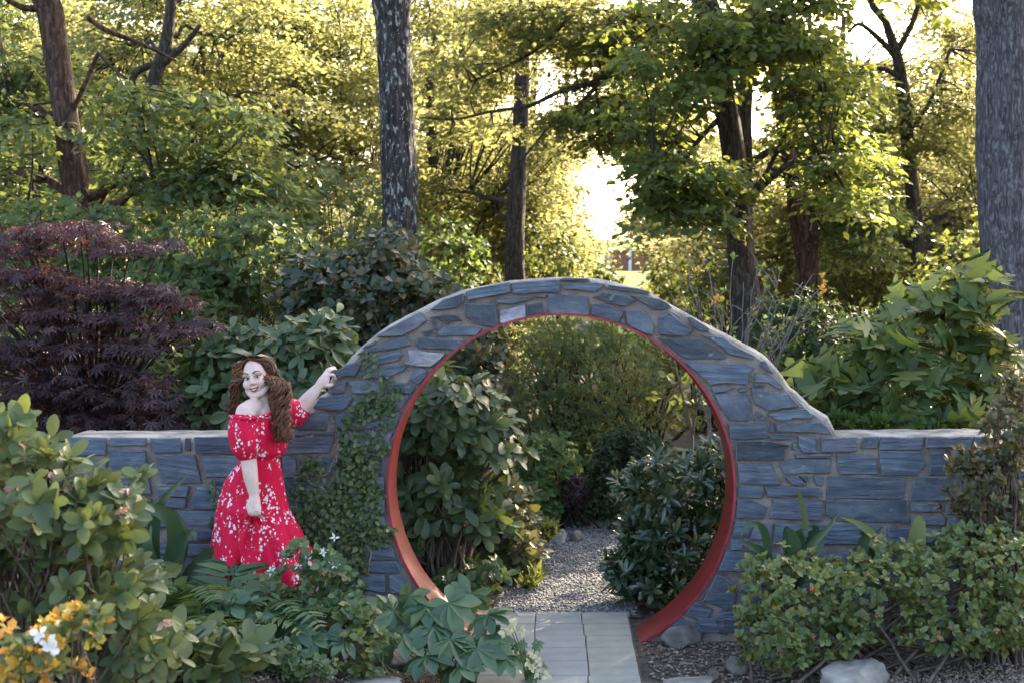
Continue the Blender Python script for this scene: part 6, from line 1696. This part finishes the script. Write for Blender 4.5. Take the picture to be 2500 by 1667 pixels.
    def sleeve(path, rad, n_g, seed, flat_y=1.0, k=34, sides=48):
        q = smooth_poly(np.array([(*p, r_) for p, r_ in zip(path, rad)]), k)
        t = nrm(np.gradient(q[:, :3], axis=0)); x = nrm(np.cross(t, np.array([0, 1.0, 0]))); y = np.cross(t, x)
        a = np.arange(sides) / sides * 2 * np.pi
        VV = []
        for e in range(k):
            u = e / (k - 1)
            gth = 0.05 * np.cos(n_g * a + seed) * (abs(u - .5) * 2) ** 1.5 + 0.05 * np.array([mnoise.noise(Vector((math.cos(w) * 1.8, math.sin(w) * 1.8, u * 4 + seed))) for w in a]) + 0.06 * np.sin(u * 16 + np.cos(a) * 2 + seed) * (u > .5) * (1 - abs(u - .8) * 3).clip(0) if False else 0.05 * np.cos(n_g * a + seed) * (abs(u - .5) * 2) ** 1.5 + 0.09 * np.array([mnoise.noise(Vector((math.cos(w) * 1.8, math.sin(w) * 1.8, u * 5 + seed))) for w in a])
            rr_ = q[e, 3] * (1 + gth)
            VV.append(q[e, :3] + rr_[:, None] * (np.cos(a)[:, None] * x[e] + np.sin(a)[:, None] * y[e]))
        VV = np.vstack(VV); i_ = np.arange(k - 1)[:, None] * sides; j_ = np.arange(sides)[None, :]; j2 = (j_ + 1) % sides
        mb.add(VV, np.stack([i_ + j_, i_ + sides + j_, i_ + sides + j2, i_ + j2], -1).reshape(-1, 4))
    sleeve([A(602, 1016, -0.485), A(600, 1034, -0.495), A(600, 1062, -0.51), A(603, 1090, -0.52), A(606, 1112, -0.525), A(607, 1119, -0.525)], [.080, .094, .100, .094, .066, .052], 14, 1.0)
    sleeve([A(672, 1000, -0.24), A(688, 1003, -0.205), A(706, 1006, -0.165), A(722, 1006, -0.13), A(734, 1001, -0.11), A(739, 995, -0.107)], [.070, .082, .088, .080, .062, .053], 14, 4.0)
    # elastic neckline band
    nl = smooth_poly([A(561, 1016, -0.50), A(575, 1019, -0.565), A(605, 1022, -0.585), A(637, 1017, -0.56), A(662, 1008, -0.50), A(680, 1002, -0.40), A(690, 1000, -0.30)], 40)
    tube(mb, nl + np.stack([np.zeros(40), np.zeros(40), 0.003 * np.sin(np.arange(40) * 2.1)], -1), 0.010, 6)
    mb.build('dress', M_DRESS, root, True, base)

    # ---- hair
    hb = MB()
    def add_vol(c, r, sc, R=np.eye(3)):
        t_ = MB(); ell(t_, c, r, sc, R, 16); hb.add(t_.v[0], t_.f[0], 0.02)
    add_vol(hp(0.0, -0.030, 0.022), 0.1, (0.80, 0.92, 1.03), HR)
    def strand(ctrl, curl, freq, rr, r0=0.0040):
        q = smooth_poly(np.array(ctrl), 30)
        L = np.concatenate([[0], np.cumsum(np.linalg.norm(np.diff(q, axis=0), axis=1))])
        t = nrm(np.gradient(q, axis=0)); x = nrm(np.cross(t, np.array([0.2, 1.0, 0.1]))); y = np.cross(t, x)
        ph = random.uniform(0, 6.28) + freq * L * 6.28
        am = curl * np.clip((L - 0.015) / 0.10, 0, 1)
        q = q + am[:, None] * (np.cos(ph)[:, None] * x + np.sin(ph)[:, None] * y)
        tube(hb, q, np.linspace(r0, r0 * .45, 30), 4, rr, cap=False)
    rn = random.Random(3)
    g_ = rn.gauss
    for k in range(330):        # the long fall on her left, over the chest
        u = rn.random(); a0 = rn.uniform(-0.2, 1.0)
        root_ = hp(0.012 + 0.055 * u, 0.045 * (1 - u) - 0.05 * rn.random(), 0.124 - 0.045 * u * u)
        w = rn.random(); d_ = rn.uniform(-.07, .09)
        c1 = hp(0.084 + 0.034 * w, 0.012 - 0.08 * rn.random(), 0.045 + g_(0, .018))
        x2 = 662 + 34 * w + g_(0, 3); x3 = 664 + 38 * w + g_(0, 4); x4 = 672 + 26 * w + g_(0, 5)
        ctrl = [root_, c1, A(x2, 935, -0.40 + d_), A(x3, 985, -0.43 + d_), A(x4 + 2, 1030, -0.47 + d_ * .8), A(x4 + g_(6, 7), 1052 + rn.uniform(-14, 30), -0.50 + d_ * .8)]
        strand(ctrl, rn.uniform(.009, .021), rn.uniform(8, 15), rn.random() * 0.72 + 0.28 * w)
    for k in range(190):        # the fall on her right, behind the shoulder
        u = rn.random(); w = rn.random(); d_ = rn.uniform(-.03, .09)
        root_ = hp(0.012 - 0.075 * u, 0.05 * (1 - u) - 0.05 * rn.random(), 0.122 - 0.05 * u * u)
        c1 = hp(-0.080 - 0.026 * w, 0.012 - 0.06 * rn.random(), 0.035 + g_(0, .018))
        ctrl = [root_, c1, A(587 - 17 * w, 930, -0.38 + d_), A(584 - 20 * w, 965, -0.35 + d_), A(580 - 20 * w + g_(0, 3), 995, -0.33 + d_), A(575 - 12 * w + g_(0, 4), 1010 + rn.uniform(-15, 12), -0.32 + d_)]
        strand(ctrl, rn.uniform(.006, .014), rn.uniform(9, 16), rn.random() * 0.55)
    for k in range(170):        # crown and back of the head
        a = rn.uniform(-1, 1); 
        root_ = hp(0.05 * a, 0.05 - 0.08 * rn.random(), 0.126)
        ctrl = [root_, hp(0.085 * a, -0.04 - .05 * rn.random(), 0.085), hp(0.095 * a, -0.105, 0.0), hp(0.11 * a, -0.10, -0.10), hp(0.12 * a + .02, -0.09, -0.19 - .08 * rn.random())]
        strand(ctrl, rn.uniform(.006, .012), 11, rn.random() * 0.6)
    hb.build('hair', M_HAIR, root, True, base)
woman()
# ------------------------------------------------------------------ rocks
def rock(name, label, c, size, seed, mat, flat_=0.0, cat='rock', group=None):
    bm = bmesh.new(); bmesh.ops.create_icosphere(bm, subdivisions=4, radius=1.0)
    o3 = Vector((seed * 3.1, seed * 1.7, seed * 0.9))
    for v in bm.verts:
        d = v.co.normalized()
        # planes cut off the ball for a broken, faceted stone
        r = 1.0
        rn = random.Random(seed)
        for _ in range(11):
            pn = Vector((rn.gauss(0, 1), rn.gauss(0, 1), rn.gauss(0, 1))).normalized(); h = rn.uniform(0.55, 0.92)
            dt = d.dot(pn)
            if dt > 1e-3: r = min(r, h / dt)
        r *= 1 + 0.10 * mnoise.noise(d * 2.6 + o3) + 0.05 * mnoise.noise(d * 6.5 + o3) + 0.025 * mnoise.noise(d * 15 + o3)
        v.co = Vector((d.x * r * size[0], d.y * r * size[1], d.z * r * size[2]))
        if flat_ and v.co.z > size[2] * flat_: v.co.z = size[2] * flat_ + (v.co.z - size[2] * flat_) * 0.15
    me = bpy.data.meshes.new(name); bm.to_mesh(me); bm.free()
    me.materials.append(mat); me.polygons.foreach_set('use_smooth', np.ones(len(me.polygons), dtype=bool))
    o = obj(name, me, None, c); o.rotation_euler = (0, 0, seed * 1.3)
    return tag(o, label, cat, group)
def gp(px, py):
    """point of the photograph that lies on the ground near the wall"""
    d = FPX * CAM_Z / (py - VPY); y = d - CAM_D; x = (px - VPX) * d / FPX
    for _ in range(6):
        d = FPX * (CAM_Z - hgt(x, y)) / (py - VPY); y = d - CAM_D; x = (px - VPX) * d / FPX
    return x, y, hgt(x, y)
def rock_at(label, px, py, wpx, hpx, seed, mat=None, flat_=0.0, name='rock', dep=0.7):
    x, y, z = gp(px, py); s = sc_at(y)
    rock(name, label, (x, y + 0.0, z + hpx / s * 0.25), (wpx / s / 2, wpx / s / 2 * dep, hpx / s * 0.78), seed, mat or M_ROCK, flat_)
rock_at('angular brown grey rock at the foot of the arch', 1662, 1572, 120, 46, 3)
rock_at('big pale rounded boulder sunk in the mulch', 2085, 1672, 235, 62, 8, M_ROCK_W, name='boulder')
rock_at('flat tan stone edging the bed right of the paving', 1690, 1668, 150, 20, 12, M_ROCK_W, 0.4)
rock_at('small dark rock tucked beside the azalea', 1795, 1640, 70, 40, 14)
rock_at('small grey rock beside the flat tan stone', 1745, 1655, 40, 24, 15)
rock_at('low brown rock under the big hellebore', 1130, 1655, 120, 34, 17, None, 0.5)
rock_at('wide flat pale stone in front of the left bed', 905, 1668, 190, 28, 19, M_ROCK_W, 0.4)
rock_at('dark rock behind the wide flat stone', 960, 1628, 130, 46, 21)
rock_at('dark rock beside the plant tag', 890, 1618, 90, 34, 23)
# beyond the gate
rock_at('upright pale rock at the far bend of the gravel path', 1368, 1330, 46, 44, 25, M_ROCK_W)
rock_at('tan rock beside the upright one at the path bend', 1408, 1326, 52, 40, 27)
for k, (px, py, w, h, lab) in enumerate([(1640, 1105, 130, 22, 'long pale ledge stone seen through the gate behind the sapling'), (1600, 1140, 100, 20, 'short pale ledge stone below the long one'), (1680, 1130, 80, 26, 'stepped ledge stone beside the sapling stems')]):
    rock_at(lab, px, py, w, h, 31 + k, M_ROCK_W, 0.3, 'ledge_stone', 0.4)

# ------------------------------------------------------------------ plant labels
M_BLACK = flat('black label plastic', (0.012, 0.012, 0.013), 0.4, 0.5)
M_WHITE = flat('white plastic', (0.75, 0.75, 0.74), 0.5, 0.4)
M_WIRE = flat('galvanised wire', (0.25, 0.24, 0.23), 0.45, 0.5, metal=0.8)
def boxm(name, w, d, h, mat, parent, loc, rot=(0, 0, 0), bev=0.002):
    bm = bmesh.new(); bmesh.ops.create_cube(bm, size=1)
    for v in bm.verts: v.co = Vector((v.co.x * w, v.co.y * d, v.co.z * h))
    bmesh.ops.bevel(bm, geom=list(bm.edges), offset=bev, segments=1, affect='EDGES')
    me = bpy.data.meshes.new(name); bm.to_mesh(me); bm.free(); me.materials.append(mat)
    o = obj(name, me, parent, loc); o.rotation_euler = rot; return o
x, y, z = gp(1134, 1445)
t = thing('plant_label', 'small black plant label with white lines on a dark stake inside the gate', 'plant label', (x, y, z))
boxm('stake', 0.006, 0.003, 0.14, M_BLACK, t, (0, 0, 0.07), bev=0.0005)
bd = boxm('board', 0.036, 0.004, 0.085, M_BLACK, t, (0, -0.004, 0.165), (-0.25, 0.15, 0))
for k in range(6):
    boxm('print_line', 0.024 - 0.004 * (k % 2), 0.001, 0.0045, M_WHITE, bd, (0.0, -0.0026, 0.03 - k * 0.0115), bev=0.0002)
x, y, z = gp(1210, 1440)
t = thing('label_stake', 'thin black label stake with a tan tip beside the gravel', 'stake', (x, y, z))
boxm('stake', 0.006, 0.004, 0.12, M_BLACK, t, (0, 0, 0.06), (0, 0.05, 0), 0.0005)
boxm('tip', 0.014, 0.004, 0.05, flat('faded tan card', (0.4, 0.3, 0.2), 0.8), t, (-0.012, 0, 0.14), (0, -0.5, 0), 0.001)
# white tag on its leaning wire
b0 = np.array(P(848, 1620, -1.1)); top = np.array(P(722, 1440, -1.0))
t = thing('plant_tag', 'white plant tag at the end of a leaning bare wire in the left bed', 'plant tag', (b0[0], b0[1], hgt(b0[0], b0[1])))
mb = MB(); tube(mb, bez((b0[0], b0[1], hgt(b0[0], b0[1]) - .02), b0, b0 + (0, 0, .0), 4), .0025, 5); mb.build('stake', M_WIRE, t, True, (b0[0], b0[1], hgt(b0[0], b0[1])), rnd=False)
mb = MB(); tube(mb, bez(b0, (b0 + top) / 2 + (.03, 0, .03), top, 12), np.linspace(.004, .002, 12), 5); mb.build('wire', M_WIRE, t, True, (b0[0], b0[1], hgt(b0[0], b0[1])), rnd=False)
boxm('tag', 0.042, 0.004, 0.036, M_WHITE, t, (0.0, -0.006, b0[2] - hgt(b0[0], b0[1])), (0.2, 0.5, 0), 0.003)

# ------------------------------------------------------------------ things on the far lawn
M_BRICK = flat('red brick', (0.30, 0.13, 0.10), 0.9, 0.2, vary=0.2, scale=3)
zb = hgt(3, 62)
bl = thing('brick_wall', 'low red brick wall with white posts beyond the far lawn', 'wall', (4.0, 64, zb))
boxm('wall', 3.6, 0.5, 1.0, M_BRICK, bl, (0, 0, 0.57), bev=0.02)
boxm('coping', 3.8, 0.7, 0.1, M_BRICK, bl, (0, 0, 1.05), bev=0.02)
for k in range(3):
    boxm('post', 0.16, 0.16, 1.7, M_WHITE, bl, (-1.6 + k * 1.1, -0.34, 0.85), bev=0.02)
p = P(1572, 690, 30); x = p.x; z = hgt(x, 30)
t = thing('green_post', 'thin dark green post standing on the far lawn', 'post', (x, 30, z))  # plain green post with a cap, carries no lamp
boxm('pole', 0.05, 0.05, 1.1, flat('dark green paint', (0.01, 0.035, 0.02), 0.5), t, (0, 0, 0.55), bev=0.008)
boxm('cap', 0.09, 0.09, 0.04, MATS['dark green paint'], t, (0, 0, 1.12), bev=0.01)
xx = (1440 - VPX) / sc_at(33)
rock('boulder', 'white boulder lying on the far lawn just over the arch', (xx, 33, hgt(xx, 33) + 0.1), (0.42, 0.35, 0.3), 41, M_ROCK_W)
